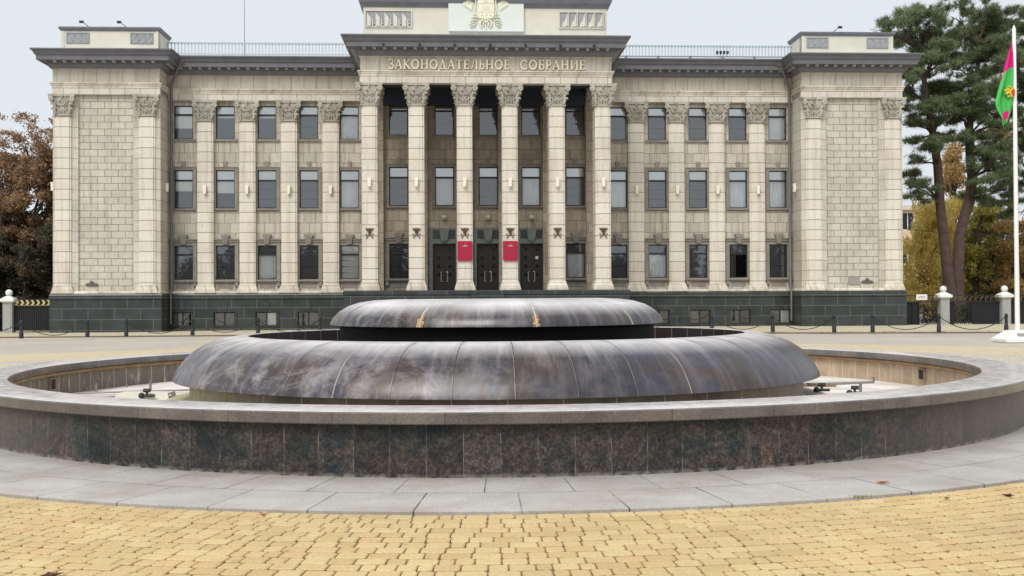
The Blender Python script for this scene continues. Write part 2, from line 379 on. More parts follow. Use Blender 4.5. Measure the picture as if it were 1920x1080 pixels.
    wn2 = t.N("ShaderNodeTexWhiteNoise", noise_dimensions='1D'); t.l.new(t.math('FLOOR', t.math('ADD', k, .5)), wn2.inputs["W"])
    seamcol = t.mix(t.math('GREATER_THAN', wn2.outputs[0], .72 if not caulk else .25), srgb(30, 25, 25), srgb(196, 186, 166) if caulk else srgb(150, 140, 134))
    c = t.mix(t.math('MULTIPLY', lip, 0.0 if caulk else .55), c, srgb(190, 182, 172))
    c = t.mix(seam, c, seamcol)
    if caulk:
        drip = t.math('MULTIPLY', t.math('GREATER_THAN', t.math('ADD', d, t.math('MULTIPLY', t.noise(12, 5, .7), .10)), edge+.004), t.math('LESS_THAN', t.math('ABSOLUTE', t.math('ADD', x, .25)), 1.25))
        drip = t.math('MULTIPLY', drip, t.mr(z, 1.46, 1.30, 0, 1))
        c = t.mix(t.math('MULTIPLY', drip, t.ramp(t.noise(30, 4), [(.35, g(.1)), (.6, g(.9))])), c, srgb(196, 160, 110))
    h = t.math('ADD', t.math('MULTIPLY', seam, -1.2), t.math('MULTIPLY', t.noise(1.8, 3, .5, loc), .9))
    t.bump(h, .35, .03)
    rough = t.mr(t.math('ADD', n2, t.math('MULTIPLY', bloom, .5)), .3, 1.0, .26, .52)
    return t.out(c, rough, .12, .6)
def m_innerwall():
    t = NT('basin_inner_stone'); a, r, z = polar(t); x, y, zz = t.xyz()
    u = t.math('ADD', t.math('MULTIPLY', a, 7.1), 99.0)
    br = t.brick(t.comb(u, t.math('ADD', z, .6)), .33, 2.0, .006, 0, g(1.08), g(.92), g(1), .3)
    c = t.mix(t.mr(x, -3, 4, 0, 1), srgb(128, 118, 106), srgb(178, 156, 132))  # sunlit right and shaded left of the lining put into the colour
    n = t.noise(3, 6, .7); c = t.mix(1.0, c, t.ramp(n, [(.3, g(.75)), (.7, g(1.15))]), 'MULTIPLY'); c = t.mix(1.0, c, br[0], 'MULTIPLY')
    st = t.noise(1.0, 5, .65, t.comb(t.math('MULTIPLY', u, 9.0), t.math('MULTIPLY', z, 2.5)))
    c = t.mix(t.ramp(st, [(.55, g(0)), (.7, g(.6))]), c, srgb(206, 196, 180))
    lime = t.math('GREATER_THAN', t.math('ADD', br[1], t.math('MULTIPLY', t.noise(2, 3, .5, t.comb(u, 0.0)), .5)), 1.2)
    c = t.mix(t.math('MULTIPLY', lime, .9), c, srgb(222, 216, 206))
    return t.out(c, .8, 0, .3)
def m_floor():
    t = NT('limed_basin_floor'); n = t.noise(1.2, 6, .65); n2 = t.noise(14, 5, .7)
    c = t.mix(t.ramp(n, [(.4, g(0)), (.62, g(1))]), srgb(226, 222, 216), srgb(196, 186, 172))
    c = t.mix(t.ramp(n2, [(.55, g(0)), (.72, g(.5))]), c, srgb(170, 158, 140))
    t.bump(n2, .3, .02); return t.out(c, .6, 0, .3)
def m_drum():
    t = NT('drum_algae_stone'); a, r, z = polar(t)
    br = t.brick(t.comb(t.math('ADD', t.math('MULTIPLY', a, 4.7), 60.0), t.math('ADD', z, .6)), .66, 2.0, .006, 0, g(1.05), g(.95), g(1), .3)
    n = t.noise(2, 6, .65)
    c = t.ramp(n, [(.35, srgb(84, 78, 70)), (.55, srgb(112, 104, 90)), (.7, srgb(122, 120, 92))])  # dark front tones: shade under the bowl lip put into the colour
    st = t.noise(1.0, 5, .65, t.comb(t.math('MULTIPLY', a, 38.0), t.math('MULTIPLY', z, 3.0)))
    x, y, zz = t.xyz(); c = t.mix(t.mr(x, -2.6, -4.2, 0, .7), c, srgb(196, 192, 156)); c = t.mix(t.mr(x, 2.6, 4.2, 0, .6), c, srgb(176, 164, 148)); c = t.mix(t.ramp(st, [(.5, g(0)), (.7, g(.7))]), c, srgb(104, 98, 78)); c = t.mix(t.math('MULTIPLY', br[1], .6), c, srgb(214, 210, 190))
    return t.out(c, .7, 0, .4)
M['drumblack'] = plain('black_drum_tiles', srgb(16, 13, 13), .6, var=.3, sc=2, spec=.15)
def m_blackring():
    t = NT('dark_ring_tiles'); a, r, z = polar(t)
    br = t.brick(t.comb(t.math('ADD', t.math('MULTIPLY', a, 3.78), 60.0), t.math('ADD', z, .6)), .40, 2.0, .006, 0, g(1.3), g(.7), g(1), .3)
    c = t.mix(1.0, srgb(36, 26, 26), br[0], 'MULTIPLY'); c = t.mix(t.math('MULTIPLY', br[1], .7), c, srgb(170, 150, 140))
    return t.out(c, .3, 0, .5)
fountain = empty('fountain', FC); tag(fountain, 'large round drained fountain with two stacked bronze bowls inside a dark granite basin', 'fountain')
NS = 256
MB().lathe([(7.527, -.05), (7.527, .487), (7.3, .487), (7.08, .487), (7.08, .05)], NS).build('basin_wall', [m_basin()], fountain, 35)
iw = MB(); iw.lathe([(7.075, .43), (7.075, .06)], NS)
iw.build('basin_lining', m_innerwall(), fountain, 35)
MB().lathe([(7.075, .482), (7.0, .482), (6.99, .462), (7.0, .44), (7.03, .425), (7.072, .425)], NS).build('inner_moulding', plain('moulding_stone', srgb(150, 118, 84), .7, var=.25, sc=4), fountain, 50)
MB().lathe([(6.98, .49), (7.612, .49), (7.622, .50), (7.622, .588), (7.612, .599), (7.598, .603), (6.985, .603), (6.968, .598), (6.962, .588), (6.962, .50), (6.98, .49)], NS).build('coping', m_coping(), fountain, 40)
MB().lathe([(7.09, .10), (.2, .10)], NS).build('basin_floor', m_floor(), fountain)
MB().lathe([(5.02, .102), (5.0, .13), (4.66, .15), (4.62, .20), (4.62, .62)], NS).build('lower_drum', m_drum(), fountain, 35)
lo = [(4.60, .50), (4.83, .452), (4.862, .462), (4.852, .50), (4.81, .585), (4.745, .68), (4.665, .775), (4.575, .858), (4.46, .93), (4.34, .985), (4.2, 1.032), (4.03, 1.062), (3.87, 1.076), (3.80, 1.078), (3.785, 1.066)]
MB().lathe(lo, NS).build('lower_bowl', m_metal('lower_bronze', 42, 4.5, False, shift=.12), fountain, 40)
MB().lathe([(3.785, 1.07), (3.785, .80), (2.4, .80)], NS).build('ring_well', m_blackring(), fountain, 35)
ud = MB(); ud.lathe([(2.455, .80), (2.455, .86), (2.43, .87), (2.43, 1.23)], NS); ud.build('upper_drum', M['drumblack'], fountain, 35)
up = [(2.42, 1.235), (2.555, 1.212), (2.578, 1.222), (2.572, 1.25), (2.53, 1.33), (2.44, 1.42), (2.30, 1.505), (2.12, 1.56), (1.9, 1.59), (1.6, 1.603), (1.35, 1.604), (1.25, 1.59), (1.1, 1.52), (.9, 1.45), (.05, 1.42)]
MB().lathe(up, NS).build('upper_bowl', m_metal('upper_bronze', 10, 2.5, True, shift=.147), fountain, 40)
# pipework on the basin floor
pm = plain('pipe_steel', srgb(150, 142, 136), .4, .5); vm = plain('valve_black', srgb(44, 40, 38), .6)
def fl(x, y): return (x-FC[0], y-FC[1])
def pipe(pts, r=.022):
    MB().tube([(*fl(p[0], p[1]), p[2]) for p in pts], r, 8).build('pipe', pm, fountain, 40)
pipe([(-6.95, 18.7, .10), (-6.95, 18.7, .24)]); pipe([(-6.3, 18.3, .20), (-6.3, 18.3, .28), (-6.3, 18.3, .2), (-5.9, 18.25, .2), (-5.2, 18.1, .2)], .016)
pipe([(-5.9, 18.25, .1), (-5.9, 18.25, .30)]); pipe([(-6.6, 17.2, .16), (-5.2, 17.1, .16)], .018); pipe([(-7.0, 17.9, .14), (-5.1, 18.5, .14)], .014)
pipe([(4.5, 17.1, .26), (5.0, 17.2, .26), (5.62, 17.45, .26), (5.62, 17.45, .34)], .022); pipe([(5.4, 17.4, .10), (5.4, 17.4, .26)]); pipe([(5.2, 16.8, .10), (5.2, 16.8, .27)], .014)
pipe([(5.0, 16.5, .14), (6.2, 16.6, .14)], .016)
for x, y in ((-5.55, 17.0), (5.05, 16.55), (4.72, 17.12), (-5.05, 18.05)):
    b = MB(); X, Y = fl(x, y); b.tube([(X-.12, Y, .17), (X+.12, Y, .17)], .022, 8); b.tube([(X, Y, .15), (X, Y, .25)], .02, 6); b.tube([(X-.05, Y, .25), (X+.05, Y, .25)], .03, 8)
    b.ball((X-.08, Y, .17), .05, 8); b.build('valve', vm, fountain, 40)
X, Y = fl(-5.65, 17.25); MB().taper(X-.42, X+.42, Y-.2, Y+.2, .10, .20, .0, -.03).build('junction_box', plain('box_cement', srgb(206, 204, 188), .7), fountain)
X, Y = fl(5.1, 18.7); MB().box(X-.26, X+.26, Y-.14, Y+.14, .102, .15).build('hatch_plate', plain('hatch_brown', srgb(128, 106, 86), .6), fountain)
for ang in (178, 8, 96):
    A = R(ang); b = MB(); cx, cy = 7.03*math.cos(A), 7.03*math.sin(A); tx, ty = -math.sin(A), math.cos(A); nx, ny = math.cos(A), math.sin(A)
    P = [(cx+tx*s_*.085+nx*.043, cy+ty*s_*.085+ny*.043) for s_ in (-1, 1)]; Q = [(cx+tx*s_*.085+nx*.02, cy+ty*s_*.085+ny*.02) for s_ in (1, -1)]
    b.plan(P+Q, .22, .38); b.build('overflow_opening', M['dark'], fountain)
    b2 = MB()
    for z0, z1, s0, s1 in ((.38, .395, -.1, .1), (.205, .22, -.1, .1), (.22, .38, -.1, -.085), (.22, .38, .085, .1)):
        P = [(cx+tx*s_+nx*.043, cy+ty*s_+ny*.043) for s_ in (s0, s1)]; Q = [(cx+tx*s_+nx*.005, cy+ty*s_+ny*.005) for s_ in (s1, s0)]; b2.plan(P+Q, z0, z1)
    b2.build('opening_rim', plain('opening_rim_stone', srgb(150, 132, 110), .7), fountain)

# ================================================================== GROUND
def m_ground():
    t = NT('plaza_paving_grey'); x, y, z = t.xyz(); n = t.noise(.25, 5, .6); n2 = t.noise(6, 6, .7)
    br = t.brick(t.comb(t.math('ADD', x, 500.0), t.math('ADD', y, 500.0)), .2, .1, .006, .5, g(1.06), g(.92), g(.8), .2)
    c = t.mix(t.ramp(n, [(.35, g(0)), (.65, g(1))]), srgb(176, 168, 158), srgb(190, 180, 166)); c = t.mix(1.0, c, br[0], 'MULTIPLY')
    c = t.mix(1.0, c, t.ramp(n2, [(.3, g(.9)), (.7, g(1.06))]), 'MULTIPLY'); return t.out(c, .85, 0, .25)
def m_yellow(name, c1, c2, polar_=True):
    t = NT(name); a, r, z = polar(t); x, y, zz = t.xyz()
    v = t.comb(t.math('ADD', t.math('MULTIPLY', a, 21.0), 500.0), r) if polar_ else t.comb(t.math('ADD', x, 500.0), t.math('ADD', y, 100.0))
    br = t.brick(v, .19, .165, .012, .5, g(1.08), g(.9), g(.7), .3); n = t.noise(.5, 5, .6); n2 = t.noise(8, 5, .7)
    c = t.mix(t.ramp(n, [(.35, g(0)), (.65, g(1))]), c1, c2); c = t.mix(1.0, c, br[0], 'MULTIPLY'); c = t.mix(1.0, c, t.ramp(n2, [(.3, g(.9)), (.7, g(1.06))]), 'MULTIPLY')
    return t.out(c, .85, 0, .25)
gr = MB(); gr.quad((-600, -60, -.06), (600, -60, -.06), (600, 1500, -.06), (-600, 1500, -.06)); struct(gr.build('ground', m_ground()))
def annulus(name, r0, r1, z, mat, n=256):
    o = MB().lathe([(r1, z), (r0, z)], n).build(name, mat); o.location = FC; return struct(o)
annulus('paving_bed', 8.9, 11.48, -.043, plain('paver_joint_sand', srgb(150, 124, 88), .95, var=.3, sc=20))
annulus('grey_paving', 11.48, 19.3, -.04, m_yellow('paving_pale', srgb(196, 186, 164), srgb(186, 178, 166)))
annulus('yellow_paving', 19.3, 23.6, -.04, m_yellow('paving_yellow_far', srgb(204, 190, 160), srgb(198, 182, 148)))
sw = MB(); sw.plan([(-70, 51.2), (-14, 52.6), (6, 52.2), (14, 49.9), (24, 48.3), (70, 46), (75, 66), (-75, 60)], -.03, .03); struct(sw.build('pavement', m_yellow('pavement_pale_yellow', srgb(196, 188, 160), srgb(188, 180, 152), False)))
kb = MB()
kb.tube([(-70, 51.15, .0), (-14, 52.55, .0), (6, 52.15, .0), (14, 49.85, .0), (24, 48.25, .0), (70, 45.95, .0)], .05, 4)
struct(kb.build('pavement_edge', plain('edge_stone', srgb(166, 150, 132), .8)))
# slab ring of pale granite round the basin
def m_slab():
    t = NT('pale_granite_slabs'); a, r, z = polar(t)
    rr = t.math('ADD', r, -7.49)
    br = t.brick(t.comb(t.math('ADD', t.math('MULTIPLY', a, 8.8), 99.13), t.math('ADD', rr, 1.56)), .80, .78, .007, .37, g(1.04), g(.95), g(1), .15)
    sp = t.noise(60, 5, .8); n = t.noise(1.6, 6, .65)
    c = t.mix(t.ramp(n, [(.35, g(0)), (.65, g(1))]), srgb(180, 176, 170), srgb(164, 159, 152)); c = t.mix(1.0, c, br[0], 'MULTIPLY')
    c = t.mix(1.0, c, t.ramp(sp, [(.28, g(.6)), (.5, g(1)), (.72, g(1.26))]), 'MULTIPLY'); stn = t.noise(.9, 7, .72); c = t.mix(t.ramp(stn, [(.46, g(0)), (.66, g(.5))]), c, srgb(142, 132, 118))
    near_wall = t.math('MULTIPLY', t.mr(rr, .35, .0, 0, .5), t.ramp(t.noise(5, 5), [(.3, g(.3)), (.6, g(1))])); c = t.mix(near_wall, c, srgb(128, 126, 118))  # slab gets darker towards the basin wall
    lime = t.math('MULTIPLY', t.mr(rr, .045, .015, 0, 1), t.ramp(t.noise(11, 4, .7), [(.4, g(0)), (.55, g(1))])); c = t.mix(lime, c, srgb(216, 214, 206))
    jn = t.ramp(t.noise(1.3, 4, .6), [(.38, g(.25)), (.6, g(1))])
    c = t.mix(t.math('MULTIPLY', br[1], jn), c, srgb(84, 76, 68)); t.bump(t.math('ADD', t.math('MULTIPLY', br[1], -1.0), t.math('MULTIPLY', sp, .2)), .3, .01)
    return t.out(c, .6, 0, .35)
o = MB().lathe([(7.49, .0), (7.49, .008), (9.02, .000), (9.032, -.006), (9.032, -.06)], NS).build('slab_ring', m_slab(), None, 40); o.location = FC; struct(o)
# tumbled yellow pavers laid in rings, each one a small bevelled block
def pavers():
    rnd = random.Random(3); vs = []; fs = []; mi = []
    r = 9.045; row = 0
    while r < 11.42:
        w = .158; a = rnd.random()*.1; end = a+2*PI
        while a < end-.004:
            L = rnd.choice([.10, .125, .165, .165, .19, .20]); da = L/(r+w/2)
            if a+da > end-.008: da = end-a
            gp = .0035+rnd.random()*.002; jr = rnd.uniform(-.002, .002); rg = .0125+rnd.random()*.003
            ra, rb = r+rg+jr, r+w-rg+jr; hz = rnd.uniform(-.002, .002); tl = rnd.uniform(-.0015, .0015); c_ = rnd.uniform(.010, .019); e = .006
            def ring(ins, z):
                A0, A1 = a+(gp+ins)/r, a+da-(gp+ins)/r; R0, R1 = ra+ins, rb-ins; c2 = c_-ins*.4; ca_ = c2/r
                P = [(A0+ca_, R0), (A1-ca_, R0), (A1, R0+c2), (A1, R1-c2), (A1-ca_, R1), (A0+ca_, R1), (A0, R1-c2), (A0, R0+c2)]
                return [(q*math.cos(p), q*math.sin(p), z+tl*(1 if i in (1, 2, 3, 4) else -1)*.5) for i, (p, q) in enumerate(P)]
            b = len(vs); vs.extend(ring(e, hz)); vs.extend(ring(0, hz-.006)); vs.extend([(x_, y_, -.02) for x_, y_, _ in ring(-.001, 0)])
            fs.append(tuple(b+i for i in range(8)))
            for lv in (0, 8):
                for i in range(8): fs.append((b+lv+8+i, b+lv+8+(i+1) % 8, b+lv+(i+1) % 8, b+lv+i))
            a += da
        r += w; row += 1
    me = bpy.data.meshes.new('yellow_pavers'); me.from_pydata(vs, [], fs)
    t = NT('tumbled_yellow_pavers'); isl = t.N("ShaderNodeNewGeometry").outputs["Random Per Island"]
    c = t.ramp(isl, [(0, srgb(194, 168, 120)), (.35, srgb(203, 178, 129)), (.7, srgb(209, 186, 138)), (1, srgb(202, 172, 126))])
    n = t.noise(1.0, 5, .6); n2 = t.noise(45, 5, .75)
    c = t.mix(1.0, c, t.ramp(n, [(.3, g(.9)), (.7, g(1.07))]), 'MULTIPLY'); c = t.mix(1.0, c, t.ramp(n2, [(.3, g(.74)), (.7, g(1.14))]), 'MULTIPLY')
    dirt = t.noise(.9, 6, .7); c = t.mix(t.ramp(dirt, [(.52, g(0)), (.72, g(.4))]), c, srgb(168, 146, 112))
    _, rr_, zz = polar(t); c = t.mix(t.mr(zz, -.006, -.016, 0, .8), c, srgb(128, 102, 68))
    sp_ = t.noise(7, 3, .5); c = t.mix(t.ramp(sp_, [(.68, g(0)), (.74, g(.55))]), c, srgb(150, 124, 92))
    t.bump(n2, .35, .006); me.materials.append(t.out(c, .8, 0, .3)); me.update()
    o = link('paver_ring', me, None, (FC[0], FC[1], -.024)); struct(o)
    # grey pavers begin beyond the yellow ring
pavers()
def grey_pavers():
    rnd = random.Random(5); mb = MB(); r = 11.485
    while r < 12.4:
        for i in range(int(2*PI*r/.19)):
            a0 = i*.19/r; a1 = a0+.18/r; 
            if not (R(225) < a0 < R(315)): continue
            P = [(q*math.cos(p), q*math.sin(p)) for p, q in ((a0, r), (a1, r), (a1, r+.16), (a0, r+.16))]; mb.plan(P, -.02, rnd.uniform(-.003, .002))
        r += .17
    o = mb.build('grey_paver_ring', plain('grey_pavers', srgb(160, 158, 156), .8, var=.15, sc=9)); o.location = (FC[0], FC[1], -.024); struct(o)
grey_pavers()
# fallen leaves and a tuft
lm = [plain('leaf_brown', srgb(150, 98, 70), .8, var=.3, sc=30), plain('leaf_dark', srgb(84, 52, 40), .8, var=.3, sc=30), plain('leaf_tan', srgb(190, 150, 116), .8, var=.3, sc=30)]
for i, (x, y, s_, k, lb) in enumerate([(3.14, 9.55, .035, 2, 'tan fallen leaf lying on the pale slab ring at the right'), (-2.72, 6.60, .05, 1, 'dark curled leaf on the grey pavers at the bottom left corner'),
        (3.98, 9.02, .028, 1, 'small dark leaf on the yellow pavers near the right edge'), (3.45, 8.93, .022, 0, 'small reddish leaf caught against the edge of the slab ring'), (-1.9, 8.5, .03, 2, 'tiny tan leaf on the yellow pavers left of centre')]):
    rr = random.Random(i); pts = []
    for j in range(11):
        a = 2*PI*j/11; q = s_*(1 if j % 2 == 0 else .55)*(1+.3*rr.random()); pts.append((q*math.cos(a)*1.5, q*math.sin(a), .012+abs(math.sin(a))*s_*.35))
    mb = MB(); mb.add(pts+[(0, 0, .004)], [(11, j, (j+1) % 11) for j in range(11)]); mb.tube([(0, 0, .008), (s_*1.6, s_*.4, .02)], .003, 5)
    zb = .004 if math.hypot(x-FC[0], y-FC[1]) < 9.0 else -.024
    o = mb.build('fallen_leaf', lm[k]); o.location = (x, y, zb); o.rotation_euler = (0, 0, i*1.3); tag(o, lb, 'leaf', 'fallen leaves on the paving')
gt = MB(); rr = random.Random(9)
for i in range(70):
    x, y = 2.82+rr.gauss(0, .07), 0; ang = math.atan2(8.85-FC[1], x-FC[0]); rad = 9.03+rr.gauss(0, .02); X, Y = FC[0]+rad*math.cos(ang), FC[1]+rad*math.sin(ang)
    h = rr.uniform(.004, .014); d = rr.uniform(-.02, .02); gt.add([(X-.003, Y, -.01), (X+.003, Y, -.01), (X+d, Y+rr.uniform(-.02, .02), h)], [(0, 1, 2)])
struct(gt.build('grass', plain('weed_green', srgb(132, 134, 70), .8, var=.3)), 'stuff')
# debris along the pavement edge on the right
db = MB(); rr = random.Random(19)
for i in range(260):
    x = rr.uniform(13, 24); y = 49.2+rr.gauss(0, .45)-(x-16)*.09; q = rr.uniform(.02, .07); a = rr.random()*6
    db.add([(x+q*math.cos(a), y+q*math.sin(a), .036), (x+q*math.cos(a+2), y+q*math.sin(a+2), .045), (x+q*math.cos(a+4), y+q*math.sin(a+4), .04)], [(0, 1, 2)])
struct(db.build('leaf_litter', plain('litter', srgb(132, 116, 70), .9, var=.3)), 'stuff')

# ================================================================== BUILDING
bld = empty('parliament_building', mat=BM)
tag(bld, 'long pale stone neoclassical assembly building with six-pier portico and dark granite base', 'building')
ZB, ZC, ZT = 1.95, 12.2, 14.40          # plinth top, capital top, cornice top
XP, XO, YW, YP = 16.75, 22.2, 1.85, -3.45
def part(mb, name, mat, parent=bld, smooth=None): return mb.build(name, mat, parent, smooth)
WX = [7.22, 9.38, 11.6, 13.8, 16.0]; PX = [8.2, 10.4, 12.6, 14.81]
BX = [-4.52, -2.13, .17, 2.42, 4.75]; DX = [-2.15, .14, 2.42]
R1, R2, R3 = (2.68, 4.50), (6.48, 8.52), (10.17, 11.95)
HW = .50
# --- walls with real openings
for s in (-1, 1):
    ops = [(s*x-HW, s*x+HW, *rw) for x in WX for rw in (R1, R2, R3)]
    w = MB(); x0, x1 = sorted((s*6.25, s*XP)); w.wall(x0, x1, ZB, 12.6, YW, ops, .32); part(w, 'wing_wall', M['wall'])
    p = MB(); bops = [(s*x-.56, s*x+.56, .20, .96) for x in WX]; p.wall(x0, x1, -.3, ZB-.33, 1.52, bops, .3); part(p, 'wing_plinth', M['plinth'])
    # pavilion
    b = MB(); a0, a1 = sorted((s*XP, s*XO)); b.box(a0, a1, .2, 14, ZB-.2, 13.6); part(b, 'pavilion_wall', M['panel'])
    b = MB(); f0, f1 = sorted((s*(XP-.003), s*18.12)); b.box(f0, f1, .10, 2.1, ZB-.1, ZC+.05); f0, f1 = sorted((s*20.92, s*(XO+.003))); b.box(f0, f1, .10, 2.1, ZB-.1, ZC+.05)
    part(b, 'corner_facing', M['side'])
    b = MB(); b.box(a0-.10, a1+.10, -.12, 14, -.3, ZB-.33); part(b, 'pavilion_plinth', M['plinth'])
ops = [(x-HW, x+HW, *rw) for x in BX for rw in (R2, R3)]+[(x-HW, x+HW, *R1) for x in (BX[0], BX[4])]+[(x-.60, x+.60, 2.03, 4.50) for x in DX]
w = MB(); w.wall(-6.25, 6.25, ZB, 12.62, .3, ops, .32)
w.quad((-6.25, YW, ZB), (-6.25, .3, ZB), (-6.25, .3, 12.62), (-6.25, YW, 12.62)); w.quad((6.25, .3, ZB), (6.25, YW, ZB), (6.25, YW, 12.62), (6.25, .3, 12.62))
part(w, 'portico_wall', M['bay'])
core = MB(); core.box(-16.7, 16.7, 3.2, 14, -.3, 14.0); part(core, 'interior', M['dark'])
# dark back of rooms just behind each storey's windows, floors between
fl_ = MB()
for z in (1.9, 5.9, 9.6, 12.7):
    for x0, x1, y in ((-16.7, -6.3, YW), (6.3, 16.7, YW), (-6.2, 6.2, .3)): fl_.box(x0, x1, y+.35, 3.3, z, z+.2)
part(fl_, 'floor_slabs', M['dark'])
# --- plinth moulding following the outline
OUT = [(-XO, 12), (-XO, 0), (-XP, 0), (-XP, YW-.25), (-6.2, YW-.25), (-6.2, YP), (6.2, YP), (6.2, YW-.25), (XP, YW-.25), (XP, 0), (XO, 0), (XO, 12)]
def path(d=0): return OUT
wp = [(-.3, 1.62), (.08, 1.62), (.13, 1.66), (.13, 1.86), (.09, 1.93), (-.3, 1.95)]
for seg in ([(-XO, 12), (-XO, 0), (-XP, 0), (-XP, YW-.25), (-6.9, YW-.25)], [(6.9, YW-.25), (XP, YW-.25), (XP, 0), (XO, 0), (XO, 12)]):
    part(MB().sweep(seg, wp), 'plinth_moulding', M['plinth'])
    part(MB().sweep(seg, [(-.3, 1.951), (.06, 1.951), (.06, 2.02), (.02, 2.08), (-.2, 2.08)]), 'base_course', M['base_stone'])
# portico podium and steps
pod = MB(); pod.box(-6.95, 6.95, -3.95, 1.55, -.3, 1.80); part(pod, 'podium', M['plinth'])
pod = MB(); pod.sweep([(-6.95, 1.7), (-6.95, -3.95), (6.95, -3.95), (6.95, 1.7)], [(-.2, 1.80), (.04, 1.80), (.06, 1.83), (.06, 1.97), (0, 2.025), (-.4, 2.03)])
pod.box(-6.6, 6.6, -3.6, .3, 1.9, 2.028); part(pod, 'podium_top', M['plinth'])
stp = MB()
for i in range(12): stp.box(-.78, .78, -4.02-.30*(i+1), -4.02-.30*i+(.1 if i else 0), -.1, 1.85-.165*(i+1)+.16)
part(stp, 'entrance_steps', M['plinth'])
# --- entablature and cornice
ent1 = [(-.5, ZC), (0, ZC), (0, 12.53)]
part(MB().sweep(OUT, ent1), 'architrave', M['fascia'])
part(MB().sweep(OUT, [(0, 12.53), (.03, 12.54), (.03, 12.60), (.07, 12.66), (.07, 12.72), (.11, 12.74), (.11, 12.80), (.0, 12.82)]), 'architrave_moulding', M['base_stone'])
part(MB().sweep(OUT, [(0, 12.82), (-.02, 12.83), (-.02, 13.44), (.03, 13.46), (.03, 13.52)]), 'frieze', M['frieze'])
part(MB().sweep(OUT, [(.03, 13.52), (.10, 13.53), (.12, 13.58), (.17, 13.62), (.22, 13.68), (.22, 13.86), (.58, 13.88), (.58, 13.86), (.60, 13.86), (.60, 14.06), (.64, 14.10), (.68, 14.14), (.72, 14.24), (.80, 14.33), (.84, 14.34), (.84, 14.40), (.82, 14.41)], ), 'cornice', M['cornice'])
part(MB().sweep(OUT, [(.82, 14.405), (.1, 14.50), (-.8, 14.56)]), 'cornice_flashing', M['roofmetal'])
def along(p0, p1, step, mb, fn):
    p0, p1 = Vector(p0), Vector(p1); L = (p1-p0).length; n = max(1, round(L/step)); d = (p1-p0)/L; nr = Vector((d.y, -d.x))
    for i in range(n):
        fn(mb, p0+d*(L*(i+.5)/n), d, nr)
dm = MB().box(-.08, .08, -.42, -.20, -.0435, .0435).mesh('dentil', M['dentil'])
DL = []
for i in (5, 3, 7, 1, 9, 4, 6, 2, 8):
    def dent(mb, c, d, nr): DL.append((c.x, c.y, math.atan2(d.y, d.x)))
    along(OUT[i], OUT[i+1], .50, None, dent)
for x, y, a in DL[:100]:
    o = link('dentil', dm, bld, (x, y, 13.8285)); o.rotation_euler = (0, 0, a)
mb = MB()
for x, y, a in DL[100:]:
    ca_, sa_ = math.cos(a), math.sin(a); mb.plan([(x+u*ca_-v*sa_, y+u*sa_+v*ca_) for u, v in ((-.08, -.42), (.08, -.42), (.08, -.20), (-.08, -.20))], 13.785, 13.872)
part(mb, 'dentil_course', M['dentil'])['kind'] = 'stuff'
# portico beams and ceiling
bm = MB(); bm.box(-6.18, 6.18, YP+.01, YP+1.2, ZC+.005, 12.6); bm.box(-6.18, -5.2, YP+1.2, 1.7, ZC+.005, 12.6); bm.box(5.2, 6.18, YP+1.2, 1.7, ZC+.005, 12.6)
bm.box(-5.25, 5.25, YP+1.1, .4, 12.6, 12.8); part(bm, 'portico_ceiling', M['portico_shade'])
bm = MB(); bm.box(-5.28, 5.28, -.02, .31, 11.72, 12.61); part(bm, 'added_shade_band', M['portico_shade'])  # added projecting band: upper portico shade put into colour and shape
# roof and attic
rf = MB()
for s in (-1, 1):
    a0, a1 = sorted((s*6.1, s*16.8)); rf.add([(a0, 1.3, 14.50), (a1, 1.3, 14.50), (a1, 2.5, 14.80), (a0, 2.5, 14.80), (a1, 14, 14.85), (a0, 14, 14.85)], [(0, 1, 2, 3), (3, 2, 4, 5)])
    a0, a1 = sorted((s*16.7, s*22.1)); rf.box(a0, a1, .2, 14, 14.3, 14.52)
rf.box(-6.3, 6.3, -3.2, 14, 14.3, 14.54); part(rf, 'roof', M['roofmetal'])
for s in (-1, 1):
    a0, a1 = sorted((s*16.98, s*21.95))
    b = MB(); b.box(a0, a1, .6, 2.75, 14.45, 15.66); b.box(a0-.05, a1+.05, .55, 2.8, 14.45, 14.66)
    q0, q1 = sorted((s*17.0, s*17.22)); b.box(a0+.0, a0+.14, .575, 1, 14.6, 15.6); b.box(a1-.14, a1, .575, 1, 14.6, 15.6)
    par = part(b, 'corner_parapet', M['render'])
    c = MB(); c.sweep([(a0, 2.8), (a0, .6), (a1, .6), (a1, 2.8)], [(-.2, 15.60), (.03, 15.60), (.05, 15.64), (.12, 15.72), (.12, 15.80), (.02, 15.83), (-.3, 15.84)]); c.quad((a0, .6, 15.835), (a1, .6, 15.835), (a1, 2.8, 15.835), (a0, 2.8, 15.835))
    c.build('parapet_coping', M['cornice'], par)
    for q in (a0+.28, a1-1.42):
        rl = MB(); X0, X1, Z0, Z1 = q, q+1.14, 14.97, 15.50
        rl.box(X0-.02, X1+.02, .57, .6, Z0-.02, Z1+.02)
        for (u, v, p_, r_) in ((X0, X1, Z0, Z0+.03), (X0, X1, Z1-.03, Z1), (X0, X0+.03, Z0+.03, Z1-.03), (X1-.03, X1, Z0+.03, Z1-.03)): rl.box(u, v, .54, .57, p_, r_)
        for k in range(3):
            xx = X0+.03+k*.36; rl.box(xx+.34, xx+.365, .545, .57, Z0+.03, Z1-.03); dd = -1 if q < (a0+a1)/2 and s < 0 else 1
            A_, B_ = ((xx, Z1-.04), (xx+.34, Z0+.05)) if dd < 0 else ((xx, Z0+.05), (xx+.34, Z1-.04))
            rl.tube([(A_[0], .565, A_[1]), (B_[0], .565, B_[1])], .014, 4); rl.ball((xx+.33, .56, Z0+.08), .035, 6)
        rl.build('relief_panel', M['grille'], par)
